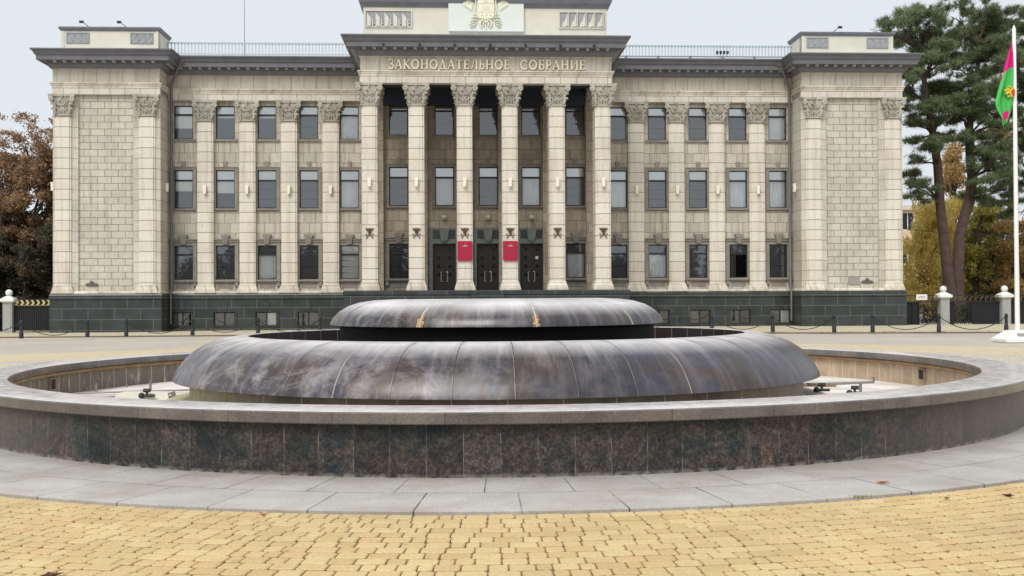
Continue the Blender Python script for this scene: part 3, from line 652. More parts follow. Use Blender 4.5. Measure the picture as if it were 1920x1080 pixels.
# balustrades above the wings
for s in (-1, 1):
    b = MB(); a0, a1 = sorted((s*6.2, s*16.95)); n = round((a1-a0)/.178)
    for i in range(n+1):
        x = a0+(a1-a0)*i/n; b.box(x-.026, x+.026, 2.40, 2.44, 14.86, 15.40)
        if i < n:
            m_ = (a1-a0)/n; b.add([(x+.026, 2.41, 15.30), (x+.026, 2.41, 15.40), (x+m_*.32, 2.41, 15.40)], [(0, 2, 1)]); b.add([(x+m_-.026, 2.41, 15.30), (x+m_-.026, 2.41, 15.40), (x+m_*.68, 2.41, 15.40)], [(0, 1, 2)])
    b.box(a0, a1, 2.37, 2.47, 15.40, 15.47); b.box(a0, a1, 2.38, 2.46, 14.82, 14.87); part(b, 'balustrade', M['rail'])
sg = MB(); sg.tube([(6.3, 1.5, 14.66), (16.7, 1.5, 14.66)], .022, 6)
for k in range(6): sg.box(7.6+k*1.75, 7.72+k*1.75, 1.46, 1.54, 14.5, 14.68)
part(sg, 'snow_guard', M['cornice'])
rv = MB()
for k in range(4): part(MB().box(12.75+k*.19, 12.86+k*.19, 2.2, 2.35, 14.98, 15.13), 'roof_vent', M['iron'])
# central attic
b = MB(); b.box(-6.1, 6.1, -2.4, 1.5, 14.5, 16.22); b.box(-6.16, 6.16, -2.44, -2.0, 14.5, 14.74)
att = part(b, 'attic', M['render'])
c = MB(); c.sweep([(-6.1, 1.5), (-6.1, -2.4), (6.1, -2.4), (6.1, 1.5)], [(-.2, 16.17), (.03, 16.18), (.05, 16.26), (.14, 16.36), (.20, 16.40), (.28, 16.62), (.28, 16.74), (-.5, 16.9)]); c.build('attic_coping', M['cornice'], att)
for s in (-1, 1):
    r_ = MB(); X0, X1 = sorted((s*3.72, s*5.98)); Z0, Z1 = 15.22, 15.98
    r_.cur = 1; r_.box(X0, X1, -2.42, -2.40, Z0, Z1); r_.cur = 0
    for k in range(5):
        xx = X0+.06+k*(X1-X0-.06)/5
        if s < 0:
            P = [(xx, Z1-.04), (xx+.05, Z1-.16), (xx+.20, Z1-.34), (xx+.20, Z0+.0), (xx, Z0)]; r_.prism(P, -2.52, -2.42); r_.prism([(xx+.24, Z0+.36), (xx+.30, Z0+.34), (xx+.30, Z0), (xx+.24, Z0)], -2.49, -2.42)
        else:
            P = [(xx+.30, Z1-.1), (xx+.34, Z1-.04), (xx+.34, Z0+.06), (xx+.04, Z0+.02), (xx+.10, Z0+.22), (xx+.2, Z0+.34)]; r_.prism(P, -2.47, -2.42); r_.box(xx+.36, xx+.40, -2.52, -2.42, Z0, Z1)
        r_.ball((xx+.34, -2.46, Z0+.13), .035, 6)
    for (u, v, p_, q_) in ((X0-.05, X1+.05, Z0-.05, Z0), (X0-.05, X1+.05, Z1, Z1+.05), (X0-.05, X0, Z0, Z1), (X1, X1+.05, Z0, Z1)): r_.box(u, v, -2.47, -2.401, p_, q_)
    r_.build('relief_grille', [M['render'], M['grille']], att)
# crest slab with coat of arms in relief
b = MB(); b.box(-1.86, 1.90, -2.56, -2.3, 14.98, 18.6); slab = part(b, 'crest_slab', M['slab_white'])
cr_ = MB(); yf = -2.56
def rel(pts, h, cy=0): cr_.prism([(x, z) for x, z in pts], yf-h, yf+.01)
sh = [(-.40, 16.62), (.40, 16.62), (.42, 15.9), (.40, 15.70), (.28, 15.60), (.12, 15.60), (0, 15.54), (-.12, 15.60), (-.28, 15.60), (-.40, 15.70), (-.42, 15.9)]
rel([(x*1.08, 16.1+(z-16.1)*1.05) for x, z in sh], .05); rel(sh, .10)
for z in (16.34, 15.92): cr_.box(-.40, .40, yf-.115, yf-.1, z, z+.02)
for x, z, r_ in ((-.08, 16.44, .05), (.08, 16.45, .05), (.0, 16.50, .04), (.27, 16.44, .03), (-.2, 15.78, .05), (.02, 15.80, .05), (.22, 15.78, .04)): cr_.ball((x, yf-.10, z), r_, 6)
for k in range(4): cr_.tube([(-.15+k*.1, yf-.11, 16.22), (-.13+k*.09, yf-.12, 16.10), (-.11+k*.08, yf-.11, 16.02)], .018, 5)
for s in (-1, 1):
    rel([(s*.50, 16.9), (s*.62, 16.35), (s*.70, 15.98), (s*1.13, 16.28), (s*1.10, 16.9)], .04)
    B_ = [(s*.58, 16.9), (s*.66, 16.40), (s*.735, 16.07), (s*1.06, 16.31), (s*1.03, 16.9)]
    for (a, c) in zip(B_[1:-1], B_[2:]): cr_.tube([(a[0], yf-.045, a[1]), (c[0], yf-.045, c[1])], .016, 5)
    cr_.tube([(s*.86+.1*math.cos(a), yf-.05, 16.45+.1*math.sin(a)*1.1) for a in [k*PI/5 for k in range(11)]], .022, 5)
    for k in range(5): cr_.ball((s*.86+.05*math.cos(k*1.26), yf-.05, 16.45+.05*math.sin(k*1.26)), .03, 6)
    cr_.tube([(s*.46, yf-.03, 16.9), (s*.50, yf-.06, 16.4), (s*.54, yf-.05, 16.0), (s*.46, yf-.04, 15.70)], [.03, .035, .03, .02], 6)
    # sprays of leaves and the ribbon below the shield
    for (x0, z0, x1, z1, w_) in ((.38, 15.72, .66, 15.80, .05), (.40, 15.66, .74, 15.62, .06), (.38, 15.52, .80, 15.45, .06), (.42, 15.44, .84, 15.30, .05), (.44, 15.36, .72, 15.12, .05), (.50, 15.36, .80, 15.16, .04), (.36, 15.60, .58, 15.70, .05)):
        cr_.tube([(s*x0, yf-.02, z0), (s*(x0+x1)/2, yf-.07, (z0+z1)/2+.03), (s*x1, yf-.02, z1)], [.02, w_, .012], 6, flat=.6)
    cr_.tube([(s*.04, yf-.03, 15.50), (s*.14, yf-.08, 15.54), (s*.26, yf-.08, 15.44), (s*.28, yf-.06, 15.30), (s*.20, yf-.05, 15.14)], [.03, .05, .06, .05, .03], 7)
    cr_.tube([(s*.06, yf-.03, 15.48), (s*.14, yf-.07, 15.34), (s*.12, yf-.06, 15.22)], [.03, .05, .03], 6)
cr_.ball((0, yf-.05, 15.44), .07, 8); cr_.tube([(0, yf-.04, 15.42), (0, yf-.04, 15.06)], [.04, .02], 6)
cr_.build('coat_of_arms', M['crest'], slab, 45)
# two small floodlights on the cornice edge are separate things further down

# --- lettering, drawn stroke by stroke
TH, TN, SF = .15, .07, .055
def arc(cx, cz, rx, rz, a0, a1, n=14): return [(cx+rx*math.cos(R(a0+(a1-a0)*i/n)), cz+rz*math.sin(R(a0+(a1-a0)*i/n))) for i in range(n+1)]
def srf(x): return ([(x-.13, .02), (x+.13, .02)], SF)
def srt(x): return ([(x-.13, .98), (x+.13, .98)], SF)
def stem(x): return [([(x, 0), (x, 1)], TH), srf(x), srt(x)]
G = {
 'З': (.66, [([(.06, .80), (.10, .93), (.28, 1.0), (.46, .95), (.54, .78), (.47, .60), (.27, .53)], TN*1.3), ([(.27, .53), (.50, .48), (.60, .28), (.52, .08), (.30, .0), (.12, .04), (.03, .18)], TH*.85)]),
 'А': (.86, [([(.09, 0), (.42, .98)], TN), ([(.41, 1.0), (.74, 0)], TH), ([(.20, .34), (.62, .34)], TN), srf(.09), srf(.75)]),
 'К': (.84, stem(.17)+[([(.22, .48), (.66, .98)], TN), ([(.30, .56), (.72, 0)], TH), srf(.74), srt(.66)]),
 'О': (.98, [(arc(.47, .5, .38, .47, 90, 270), TH*.95), (arc(.47, .5, .38, .47, 270, 450), TH*.95)]),
 'Н': (.96, stem(.17)+stem(.76)+[([(.17, .52), (.76, .52)], TN)]),
 'Д': (.92, [([(.20, .05), (.44, .98)], TN), ([(.43, 1.0), (.72, .05)], TH), ([(.04, .04), (.88, .04)], TN), ([(.07, .04), (.04, -.20)], TN), ([(.85, .04), (.88, -.20)], TN)]),
 'Т': (.80, [([(.39, 0), (.39, 1)], TH), srf(.39), ([(.04, .97), (.74, .97)], TN), ([(.06, .97), (.04, .78)], TN), ([(.72, .97), (.74, .78)], TN)]),
 'Е': (.72, stem(.17)+[([(.17, .97), (.58, .97)], TN), ([(.17, .52), (.50, .52)], TN), ([(.17, .03), (.60, .03)], TN), ([(.58, .97), (.60, .80)], TN), ([(.60, .03), (.64, .20)], TN)]),
 'Л': (.88, [([(.04, .04), (.14, .06), (.24, .25), (.38, .97)], TN), ([(.40, .97), (.68, .97)], TN), ([(.70, 0), (.70, 1)], TH), srf(.70)]),
 'Ь': (.70, stem(.17)+[([(.17, .55), (.40, .55), (.56, .46), (.60, .28), (.54, .10), (.38, .02), (.17, .02)], TH*.75)]),
 'С': (.88, [(arc(.48, .5, .40, .48, 50, 310, 18), TH*.9), ([(.74, .87), (.76, .70)], TN), ([(.73, .14), (.76, .30)], TN)]),
 'Б': (.72, [([(.17, 0), (.17, 1)], TH), srf(.17), ([(.05, .97), (.56, .97)], TN), ([(.56, .97), (.58, .78)], TN), ([(.17, .55), (.40, .55), (.56, .46), (.60, .28), (.54, .10), (.38, .02), (.17, .02)], TH*.75)]),
 'Р': (.68, stem(.17)+[([(.17, .98), (.38, .98), (.54, .90), (.58, .74), (.52, .55), (.36, .46), (.17, .46)], TH*.75)]),
 'И': (.96, stem(.17)+stem(.76)+[([(.20, .05), (.74, .95)], TN)]),
}
def text(par_, s, x0, x1, z0, hgt, y, dep):
    gap = .10; tot = sum(G[c][0] for c in s)+gap*(len(s)-1); k = (x1-x0)/tot; x = x0; q = 0
    for c in s:
        w, strokes = G[c]; mb = MB()
        for pts, th in strokes:
            q += 1; yy = y-dep-.0015*(q % 7); P = [Vector((x+px*k, z0+pz*hgt)) for px, pz in pts]; t_ = th*hgt*.5; L_, R_ = [], []
            for i, p in enumerate(P):
                d = (P[min(i+1, len(P)-1)]-P[max(i-1, 0)]).normalized(); n = Vector((-d.y, d.x)); L_.append(p+n*t_); R_.append(p-n*t_)
            for i in range(len(P)-1): mb.prism([tuple(L_[i]), tuple(L_[i+1]), tuple(R_[i+1]), tuple(R_[i])], yy, y+.02)
        x += (w+gap)*k; mb.build('letter', M['letters'], par_)
lt = empty('inscription'); lt.parent = bld
text(lt, 'ЗАКОНОДАТЕЛЬНОЕ', -4.80, 1.16, 12.88, .46, YP, .07); text(lt, 'СОБРАНИЕ', 1.66, 4.90, 12.88, .46, YP, .07)

# --- capitals
def capital(w, d, back):
    """w = shaft width, d = depth behind the front plane, z from 0 to 1.1"""
    h = 1.10; m = MB(); hw = w/2
    m.box(-hw-.07, hw+.07, -.07, d, 0, .035); m.box(-hw-.045, hw+.045, -.045, d, .035, .075)
    m.add([(-hw, -.0, .075), (hw, 0, .075), (hw, d, .075), (-hw, d, .075), (-hw-.05, -.05, .95), (hw+.05, -.05, .95), (hw+.05, d, .95), (-hw-.05, d, .95)], [(0, 1, 5, 4), (1, 2, 6, 5), (2, 3, 7, 6), (3, 0, 4, 7), (4, 5, 6, 7)])
    # concave abacus
    n = 8; front = [(-.66+1.32*i/n, -.20+.13*(1-((i-n/2)/(n/2))**2)) for i in range(n+1)]
    if back: sidep = [(.66-.10*(1-((i-n/2)/(n/2))**2), -.20+(d+.4)*i/n) for i in range(1, n)]; P = front+sidep+[(x, d-y) for x, y in front[::-1]]+[(-x, y) for x, y in sidep[::-1]]
    else: P = front+[(.66, d), (-.66, d)]
    m.plan(P, .97, 1.04); m.plan([(x*1.03, y*1.03 if y < d*.5 else y) for x, y in P], 1.04, 1.098)
    m.ball((0, -.10, 1.0), .075, 8); m.ball((0, -.13, .93), .045, 6)
    ys = [(-.12, -1)]+([(d+.12, 1)] if back else [])
    for y_, sy in ys:
        for s in (-1, 1):
            # corner volute and its stalk
            cx, cz = s*(hw+.16), .84
            m.cyl_y((cx, cz), .135, min(y_-.06, y_+.06)-.02, max(y_-.06, y_+.06)+.02, 14)
            sp = [(cx+(.115-.012*k)*math.cos(s*(-.5+k*.8)), y_+sy*.075, cz+(.115-.012*k)*math.sin(s*(-.5+k*.8))) for k in range(9)]; m.tube(sp, .020, 5)
            m.ball((cx, y_+sy*.08, cz), .035, 6)
            m.tube([(s*.16, y_+.06*-sy, .50), (s*.26, y_, .58), (s*.33, y_, .74), (s*(hw+.06), y_, .90)], [.022, .03, .035, .04], 6)
            # acanthus leaves at the corners, two tiers and a tip under the volute
            for z0, z1, o_, ww in ((.08, .36, .13, .085), (.34, .60, .15, .08), (.56, .70, .17, .06)):
                m.tube([(s*(hw-.06), -.03*1 if sy < 0 else d+.03, z0), (s*(hw+.0), y_*.6 if sy < 0 else d+.07, (z0+z1)/2+.02), (s*(hw+.06), (-.10 if sy < 0 else d+.10), z1), (s*(hw+o_), (-.15 if sy < 0 else d+.15), z1+.0), (s*(hw+o_+.03), (-.16 if sy < 0 else d+.16), z1-.07)], [ww*.9, ww, ww*.8, ww*.55, ww*.25], 6)
            for z0, z1, xx in ((.08, .30, .20), (.10, .22, .08)):
                m.tube([(s*xx, 0 if sy < 0 else d, z0), (s*xx, sy*.04+(0 if sy < 0 else d), z1), (s*(xx+.02), sy*.09+(0 if sy < 0 else d), z1+.05), (s*(xx+.02), sy*.11+(0 if sy < 0 else d), z1)], [.05, .055, .035, .015], 6)
            for k in range(5): m.ball((s*(.10+.07*k), sy*.03+(0 if sy < 0 else d), .42+.03*((k*7) % 3)), .035, 6)
        if sy < 0:
            # sickle, hammer, wreath
            m.tube([(.02+.135*math.cos(a), -.075, .66+.125*math.sin(a)) for a in [R(-150+i*20) for i in range(12)]], [.012+.022*math.sin(PI*(i+1)/13) for i in range(12)], 6)
            m.tube([(-.13, -.075, .55), (-.19, -.075, .49)], .024, 6)
            m.tube([(-.10, -.085, .77), (.12, -.085, .55)], .024, 6); m.tube([(-.16, -.09, .73), (-.06, -.09, .81)], .042, 6)
            m.tube([(.15*math.cos(a), -.055, .32+.11*math.sin(a)) for a in [R(200+i*14) for i in range(11)]], .024, 6)
            m.tube([(.24*math.cos(a), -.035, .48+.05*math.sin(a)) for a in [R(i*18) for i in range(11)]], .016, 5)
            m.ball((0, -.05, .31), .05, 7)
    for s in (-1, 1):   # side leaves
        for q in ([d*.5] if not back else [.3, d*.5, d-.3]):
            for z0, z1, o_ in ((.08, .34, .10), (.34, .60, .13)):
                m.tube([(s*hw, q, z0), (s*(hw+.05), q, z1), (s*(hw+o_), q, z1+.04), (s*(hw+o_+.02), q, z1-.03)], [.07, .07, .045, .015], 6)
    return m
capA = capital(.74, .45, False).mesh('pilaster_capital', M['carved'], 50)
capB = capital(.74, 1.15, True).mesh('pier_capital', M['carved'], 50)
def shaft_mesh(w, z1, d, kind):
    m = MB(); hw = w/2
    m.box(-hw, hw, .05, d, 0, z1)                         # outer margins
    m.box(-hw+.085, hw-.085, 0, .3, .42, z1-.0)           # raised face
    return m
def base_mesh(w, d):
    m = MB(); hw = w/2
    m.box(-hw-.13, hw+.13, -.13, d, 0, .10)
    m.taper(-hw, hw, 0, d, .10, .22, .11, .10); m.taper(-hw, hw, 0, d, .22, .36, .085, .03); m.taper(-hw, hw, 0, d, .36, .42, .045, .03); return m
HS = ZC-1.10-ZB
pil_sh = shaft_mesh(.84, HS, .26, 0).mesh('pilaster', M['shaft'])
pil_bs = base_mesh(.84, .26).mesh('pilaster_base', M['base_stone'])
pier_sh = shaft_mesh(.76, HS-.08, 1.15, 1); pier_sh.box(-.38+.0, -.30, 1.149, 1.15, 0, 1); pier_me = pier_sh.mesh('pier', M['shaft'])
pier_bs = base_mesh(.76, 1.15).mesh('pier_base', M['base_stone'])
def pilaster(x, y, z, sh, bs, cp, name='pilaster', zc=ZC-1.10):
    p = link(name, sh, bld, (x, y, z)); link('base', bs, p); link('capital', cp, p, (0, 0, zc-z)); return p
for s in (-1, 1):
    for x in PX: pilaster(s*x, YW-.25, ZB+.02, pil_sh, pil_bs, capA)
    for x in (17.42, 21.68): pilaster(s*x, 0, ZB+.02, pil_sh, pil_bs, capA)
# emblem fixed low on each pier
em = MB()
for s in (-1, 1):
    em.tube([(s*.02, -.03, .32), (s*.07, -.05, .44), (s*.16, -.04, .52)], [.02, .035, .01], 6); em.tube([(s*.05, -.03, .40), (s*.15, -.05, .44), (s*.21, -.03, .52)], [.015, .03, .012], 6)
    em.tube([(s*.16, -.03, .06), (s*.10, -.045, .14), (0, -.05, .24), (s*-.10, -.045, .34)], [.02, .022, .022, .014], 6); em.ball((s*.17, -.03, .22), .035, 6); em.ball((s*.14, -.03, .04), .03, 6)
em.tube([(0, -.03, .28), (0, -.06, .42), (0, -.03, .54)], [.03, .045, .015], 6); em.tube([(-.08, -.03, .33), (.08, -.03, .33)], .03, 6); em.ball((0, -.05, .24), .05, 6)
em.box(-.15, .15, -.045, -.02, .48, .51); eme = em.mesh('pier_emblem', M['bronze'], 50)
PRX = [-5.74, -3.45, -1.09, 1.14, 3.47, 5.74]
for x in PRX:
    p = pilaster(x, YP, 2.03, pier_me, pier_bs, capB, 'pier'); link('emblem', eme, p, (0, -.005, 2.53))
    rs = MB(); rs.box(-.44, .44, .04, .31, 0, ZC+.35-2.03); r_ = link('respond', rs.mesh('respond', M['bay']), bld, (x, 0, 2.03))

# --- windows
def wavy(m, x0, x1, z0, z1, y, n, amp, ph):
    b = len(m.v); k = n*6
    for i in range(k+1):
        x = x0+(x1-x0)*i/k; dy = amp*math.sin(i/k*n*2*PI+ph)*(1+.4*math.sin(i*.7+ph)); m.v.append((x, y+dy, z0)); m.v.append((x, y+dy*.7, z1))
    for i in range(k): m.f.append((b+2*i, b+2*i+2, b+2*i+3, b+2*i+1)); m.mi.append(m.cur)
rw = random.Random(21)
def window(x, y, z0, z1, kind, tr, lower, name='window', base=False):
    """kind: w sheer, b blind over sheer, g grey blind with battens, d dark, c crumpled; tr: blind in the transom; lower: 1,2,3 storey"""
    hw = HW if not base else .56
    sur = MB(); yf = y
    if lower == 3 and not base:
        sur.box(x-hw-.16, x+hw+.16, yf-.09, yf+.02, z0-.10, z0-.002)
    elif lower == 2:
        for a, b_, c, d in ((x-hw-.17, x-hw, z0-.16, z1+.17), (x+hw, x+hw+.17, z0-.16, z1+.17), (x-hw, x+hw, z1, z1+.17), (x-hw, x+hw, z0-.16, z0)): sur.box(a, b_, yf-.04, yf+.03, c, d)
        for a, b_, c, d in ((x-hw-.17, x-hw-.13, z0-.16, z1+.17), (x+hw+.13, x+hw+.17, z0-.16, z1+.17), (x-hw-.13, x+hw+.13, z1+.13, z1+.17)): sur.box(a, b_, yf-.07, yf-.04, c, d)
        sur.box(x-hw-.12, x+hw+.12, yf-.10, yf-.04, z0-.10, z0-.04)
        sur.prism([(x-.085, z1+.17), (x+.085, z1+.17), (x+.12, z1+.46), (x-.12, z1+.46)], yf-.07, yf+.02)
    elif lower == 1:
        for a, b_, c, d in ((x-hw-.20, x-hw, z0-.02, z1+.18), (x+hw, x+hw+.20, z0-.02, z1+.18), (x-hw, x+hw, z1, z1+.18)): sur.box(a, b_, yf-.05, yf+.03, c, d)
        for s in (-1, 1): a, b_ = sorted((x+s*(hw+.08), x+s*(hw+.20))); sur.box(a, b_, yf-.07, yf-.05, z0-.02, z1+.18)
        sur.box(x-hw-.24, x+hw+.24, yf-.10, yf+.02, z1+.18, z1+.24); sur.taper(x-hw-.24, x+hw+.24, yf-.10, yf+.02, z1+.24, z1+.30, 0, .05); sur.box(x-hw-.29, x+hw+.29, yf-.15, yf+.02, z1+.30, z1+.35)
        sur.prism([(x-.12, z1+.06), (x+.12, z1+.06), (x+.155, z1+.40), (x+.24, z1+.52), (x+.24, z1+.58), (x-.24, z1+.58), (x-.24, z1+.52), (x-.155, z1+.40)], yf-.19, yf+.0)
        for q in (-.07, 0, .07): sur.box(x+q-.015, x+q+.015, yf-.21, yf-.19, z1+.12, z1+.42)
        sur.box(x-hw-.26, x+hw+.26, yf-.16, yf+.02, z0-.10, z0-.02); sur.box(x-hw-.22, x+hw+.22, yf-.11, yf+.02, z0-.15, z0-.10)
        for s in (-1, 1):
            c = x+s*(hw+.11); sur.box(c-.075, c+.075, yf-.13, yf+.02, z0-.30, z0-.15); sur.box(c-.075, c+.075, yf-.08, yf+.02, z0-.42, z0-.30); sur.tube([(c-.075, yf-.09, z0-.33), (c+.075, yf-.09, z0-.33)], .05, 6)
        sur.box(x-hw+.1, x+hw-.1, yf-.02, yf+.01, z0-.46, z0-.22)
    else:
        for a, b_, c, d in ((x-hw-.11, x-hw, z0-.06, z1+.10), (x+hw, x+hw+.11, z0-.06, z1+.10), (x-hw, x+hw, z1, z1+.10), (x-hw, x+hw, z0-.06, z0)): sur.box(a, b_, yf-.03, yf+.02, c, d)
        sur.prism([(x-.13, z1+.12), (x+.13, z1+.12), (x+.18, z1+.52), (x-.18, z1+.52)], yf-.05, yf+.01)
    o = sur.build(name, M['surround'] if not base else M['plinth'], bld)
    yr = y+.08; f = MB(); t_ = .05; zt = z0+(z1-z0)*.73
    f.box(x-hw, x-hw+t_, yr, yr+.07, z0, z1); f.box(x+hw-t_, x+hw, yr, yr+.07, z0, z1); f.box(x-hw+t_, x+hw-t_, yr, yr+.07, z0, z0+t_); f.box(x-hw+t_, x+hw-t_, yr, yr+.07, z1-t_, z1)
    if base: f.box(x-.03, x+.03, yr-.01, yr+.08, z0+t_, z1-t_)
    else: f.box(x-hw+t_, x+hw-t_, yr-.01, yr+.08, zt-.045, zt+.045)
    f.build('frame', M['frame'], o)
    for za_, zb_, gm in (((z0+t_, z1-t_, M['glass']),) if base else ((z0+t_, zt-.045, M['glass'] if lower == 1 else M['coated']), (zt+.045, z1-t_, M['glass'] if lower == 1 else M['transom']))):
        p = MB(); p.quad((x-hw+t_, yr+.035, za_), (x+hw-t_, yr+.035, za_), (x+hw-t_, yr+.035, zb_), (x-hw+t_, yr+.035, zb_)); p.build('pane', gm, o)
    yc = yr+.075; a, b_ = x-hw-.02, x+hw+.02
    def sheet(za, zb, mat, nm='blind', yy=None, xa=a, xb=b_):
        m = MB(); yy = yy or yc; m.box(xa, xb, yy, yy+.01, za, zb); m.build(nm, mat, o)
    def curt(za, zb, mat, n=7, amp=.03, xa=a, xb=b_):
        m = MB(); wavy(m, xa, xb, za, zb, yc+.045, n, amp, rw.random()*6); m.build('curtain', mat, o, 80)
    if base:
        sheet(z0, z1, M['dimcloth'], xb=x); 
        if rw.random() < .7: sheet(z0, z1, M['blind'] if kind == 'w' else M['greyblind'], xa=x)
        return o
    if tr == 1: sheet(zt, z1, M['blind'])
    elif tr == 2: sheet(zt, z1, M['greyblind'])
    if kind == 'w': curt(z0, zt if tr else z1, M['sheer'])
    elif kind == 'b': zz = z0+(zt-z0)*rw.choice([.45, .55, .62]); sheet(zz, zt, M['blind']); curt(z0, zz+.1, M['dimcloth'])
    elif kind == 's': zz = zt-.16; sheet(zz, zt, M['blind']); sheet(z0, zz, M['greyblind'], yy=yc+.03)
    elif kind == 'g':
        sheet(z0, zt, M['greyblind']); q = MB()
        for k in ((1/3, 2/3) if lower == 2 else (.5,)): zz = z0+(zt-z0)*k; q.box(a, b_, yc-.012, yc-.002, zz-.012, zz+.012)
        q.build('batten', M['frame'], o)
    elif kind == 'd': curt(z0, z1, M['dimcloth'], 4, .02, xa=x-hw, xb=x-.1)
    elif kind == 'c':
        for k in range(4): zz = z0+(zt-z0)*k/4; m = MB(); m.add([(a, yc, zz+.04), (b_, yc, zz+.0), (b_, yc+.05, zz+(zt-z0)/4+.03), (a, yc+.05, zz+(zt-z0)/4)], [(0, 1, 2, 3)]); m.build('blind', M['blind'], o)
    return o
kindsL = {3: [('w', 1), ('g', 1), ('s', 1), ('s', 1), ('b', 1)], 2: [('w', 1), ('g', 1), ('g', 1), ('b', 1), ('b', 1)], 1: [('c', 1), ('g', 2), ('w', 2), ('g', 2), ('g', 2)]}
kindsR = {3: [('g', 1), ('g', 1), ('g', 1), ('g', 1), ('w', 1)], 2: [('w', 1), ('g', 1), ('g', 1), ('w', 1), ('w', 0)], 1: [('g', 2), ('w', 2), ('g', 2), ('d', 2), ('g', 2)]}
for s, kk in ((-1, kindsL), (1, kindsR)):
    for i, x in enumerate(WX):
        for lv, rw_ in ((1, R1), (2, R2), (3, R3)): window(s*x, YW, rw_[0], rw_[1], *kk[lv][i], lv)
        if not (i == 0): window(s*x, 1.52, .20, .96, 'w' if (i+s) % 2 else 'g', 0, 0, 'basement_window', True)
for i, x in enumerate(BX):
    window(x, .3, R3[0], R3[1], 'g' if i % 2 == 0 else 'g', 2, 3); window(x, .3, R2[0], R2[1], 'g' if i % 2 == 0 else 'w', 1, 2)
window(BX[0], .3, *R1, 'g', 2, 1); window(BX[4], .3, *R1, 'w', 2, 1)
# --- doors
for x in DX:
    d = MB(); d.box(x-.60, x-.006, .42, .48, 2.03, 4.50); d.box(x+.006, x+.60, .42, .48, 2.03, 4.50); d.box(x-.60, x+.60, .47, .50, 2.03, 4.5)
    do = part(d, 'door', M['doormat'])
    q = MB(); fr = MB()
    for cx in (-.30, .30):
        for k in range(4): zz = 4.20-.44*k; MB().box(x+cx-.085, x+cx+.085, .412, .42, zz-.085, zz+.085).build('door_pane', M['doorpane'], do)
    for s in (-1, 1):
        hm = MB(); hm.tube([(x+s*.10, .42, 3.02), (x+s*.10, .35, 3.02), (x+s*.17, .33, 3.02), (x+s*.17, .33, 2.52), (x+s*.10, .35, 2.52), (x+s*.10, .42, 2.52)], .018, 6); hm.build('handle', M['chrome'], do)
    f = MB()
    for a, b_, c, e in ((x-.80, x-.60, 2.03, 5.32), (x+.60, x+.80, 2.03, 5.32), (x-.60, x+.60, 4.50, 4.72), (x-.60, x+.60, 5.22, 5.32)): f.box(a, b_, .22, .4, c, e)
    f.box(x-.60, x+.60, .27, .34, 4.72, 5.22); por = part(f, 'door_portal', M['portal'])
    gq = MB()
    for s in (-1, 1):
        a, b_ = sorted((x+s*.20, x+s*.56)); gq.cur = 1; gq.box(a, b_, .262, .27, 4.76, 5.18); gq.cur = 0
        for k in range(3):
            zz = 4.76+.14*k
            for u in (0, 1): xx = a+.18*u; gq.tube([(xx, .255, zz), (xx+.18, .255, zz+.14)], .012, 4); gq.tube([(xx+.18, .255, zz), (xx, .255, zz+.14)], .012, 4)
    gq.build('transom_grille', [M['portal'], M['doorpane']], por)
    k = MB(); k.prism([(x-.21, 5.30), (x+.21, 5.30), (x+.24, 5.24), (x+.20, 4.80), (x+.13, 4.66), (x, 4.62), (x-.13, 4.66), (x-.20, 4.80), (x-.24, 5.24)], .10, .3)
    k.box(x-.15, x+.15, .085, .10, 5.12, 5.16); k.prism([(x-.12, 5.04), (x+.12, 5.04), (x+.09, 4.82), (x, 4.76), (x-.09, 4.82)], .08, .10); k.build('cartouche', M['portal'], por)
# small fittings that belong to the walls
for x in DX:
    b = MB(); b.ball((0, -.02, 0), .145, 14); b.cyl_y((0, 0), .11, .0, .14, 14); o = b.build('globe_lamp', plain('frosted_globe', srgb(196, 188, 168), .4) if x == DX[0] else bpy.data.materials['frosted_globe'], None, 50)
    o.matrix_world = BM @ Matrix.Translation((x, .16, 5.86))
    tag(o, 'round frosted lamp on the wall above the %s entrance door' % {DX[0]: 'left', DX[1]: 'middle', DX[2]: 'right'}[x], 'wall lamp', 'globe lamps above the entrance doors')
# wall lamps: a white drum on a bracket
lamp0 = bthing('wall_lamp', (0, 0, 0))
b = MB(); b.taper(-.085, .085, -.20, -.06, -.22, .22, -.012, .0); b.build('lamp_shade', M['lamp'], lamp0)
b = MB(); b.box(-.05, .05, -.06, .0, -.05, .05); b.box(-.04, .04, -.06, -.05, -.30, -.2); b.build('bracket', M['lamp'], lamp0)
ORD = ['first', 'second', 'third', 'fourth', 'fifth', 'sixth']
spots = [((x, YP, 7.33), 'white wall lamp halfway up the %s portico pier from the left' % ORD[i]) for i, x in enumerate(PRX)]
spots += [((-x, YW-.25, 7.45), 'white lamp on the %s left wing pilaster, counted from the left corner block' % ORD[3-i]) for i, x in enumerate(PX)]
spots += [((x, YW-.25, 7.45), 'white lamp on the %s right wing pilaster, counted from the portico' % ORD[i]) for i, x in enumerate(PX)]
spots += [((-XP+.0, .9, 7.5), 'white wall lamp on the inner side face of the left corner block'), ((XP, .9, 7.5), 'white wall lamp on the inner side face of the right corner block'), ((-XO, .4, 7.5), 'white wall lamp on the far left outer edge of the building beside the brown tree')]
for i, (p, lb) in enumerate(spots):
    o = lamp0 if i == 0 else copy_tree(lamp0); m_ = BM @ Matrix.Translation(p)
    if 'left corner block' in lb and 'inner' in lb: m_ = m_ @ Matrix.Rotation(R(90), 4, 'Z')
    if 'right corner block' in lb and 'inner' in lb: m_ = m_ @ Matrix.Rotation(R(-90), 4, 'Z')
    if 'far left' in lb: m_ = m_ @ Matrix.Rotation(R(-90), 4, 'Z')
    o.matrix_world = m_; tag(o, lb, 'wall lamp', 'white wall lamps along the facade')
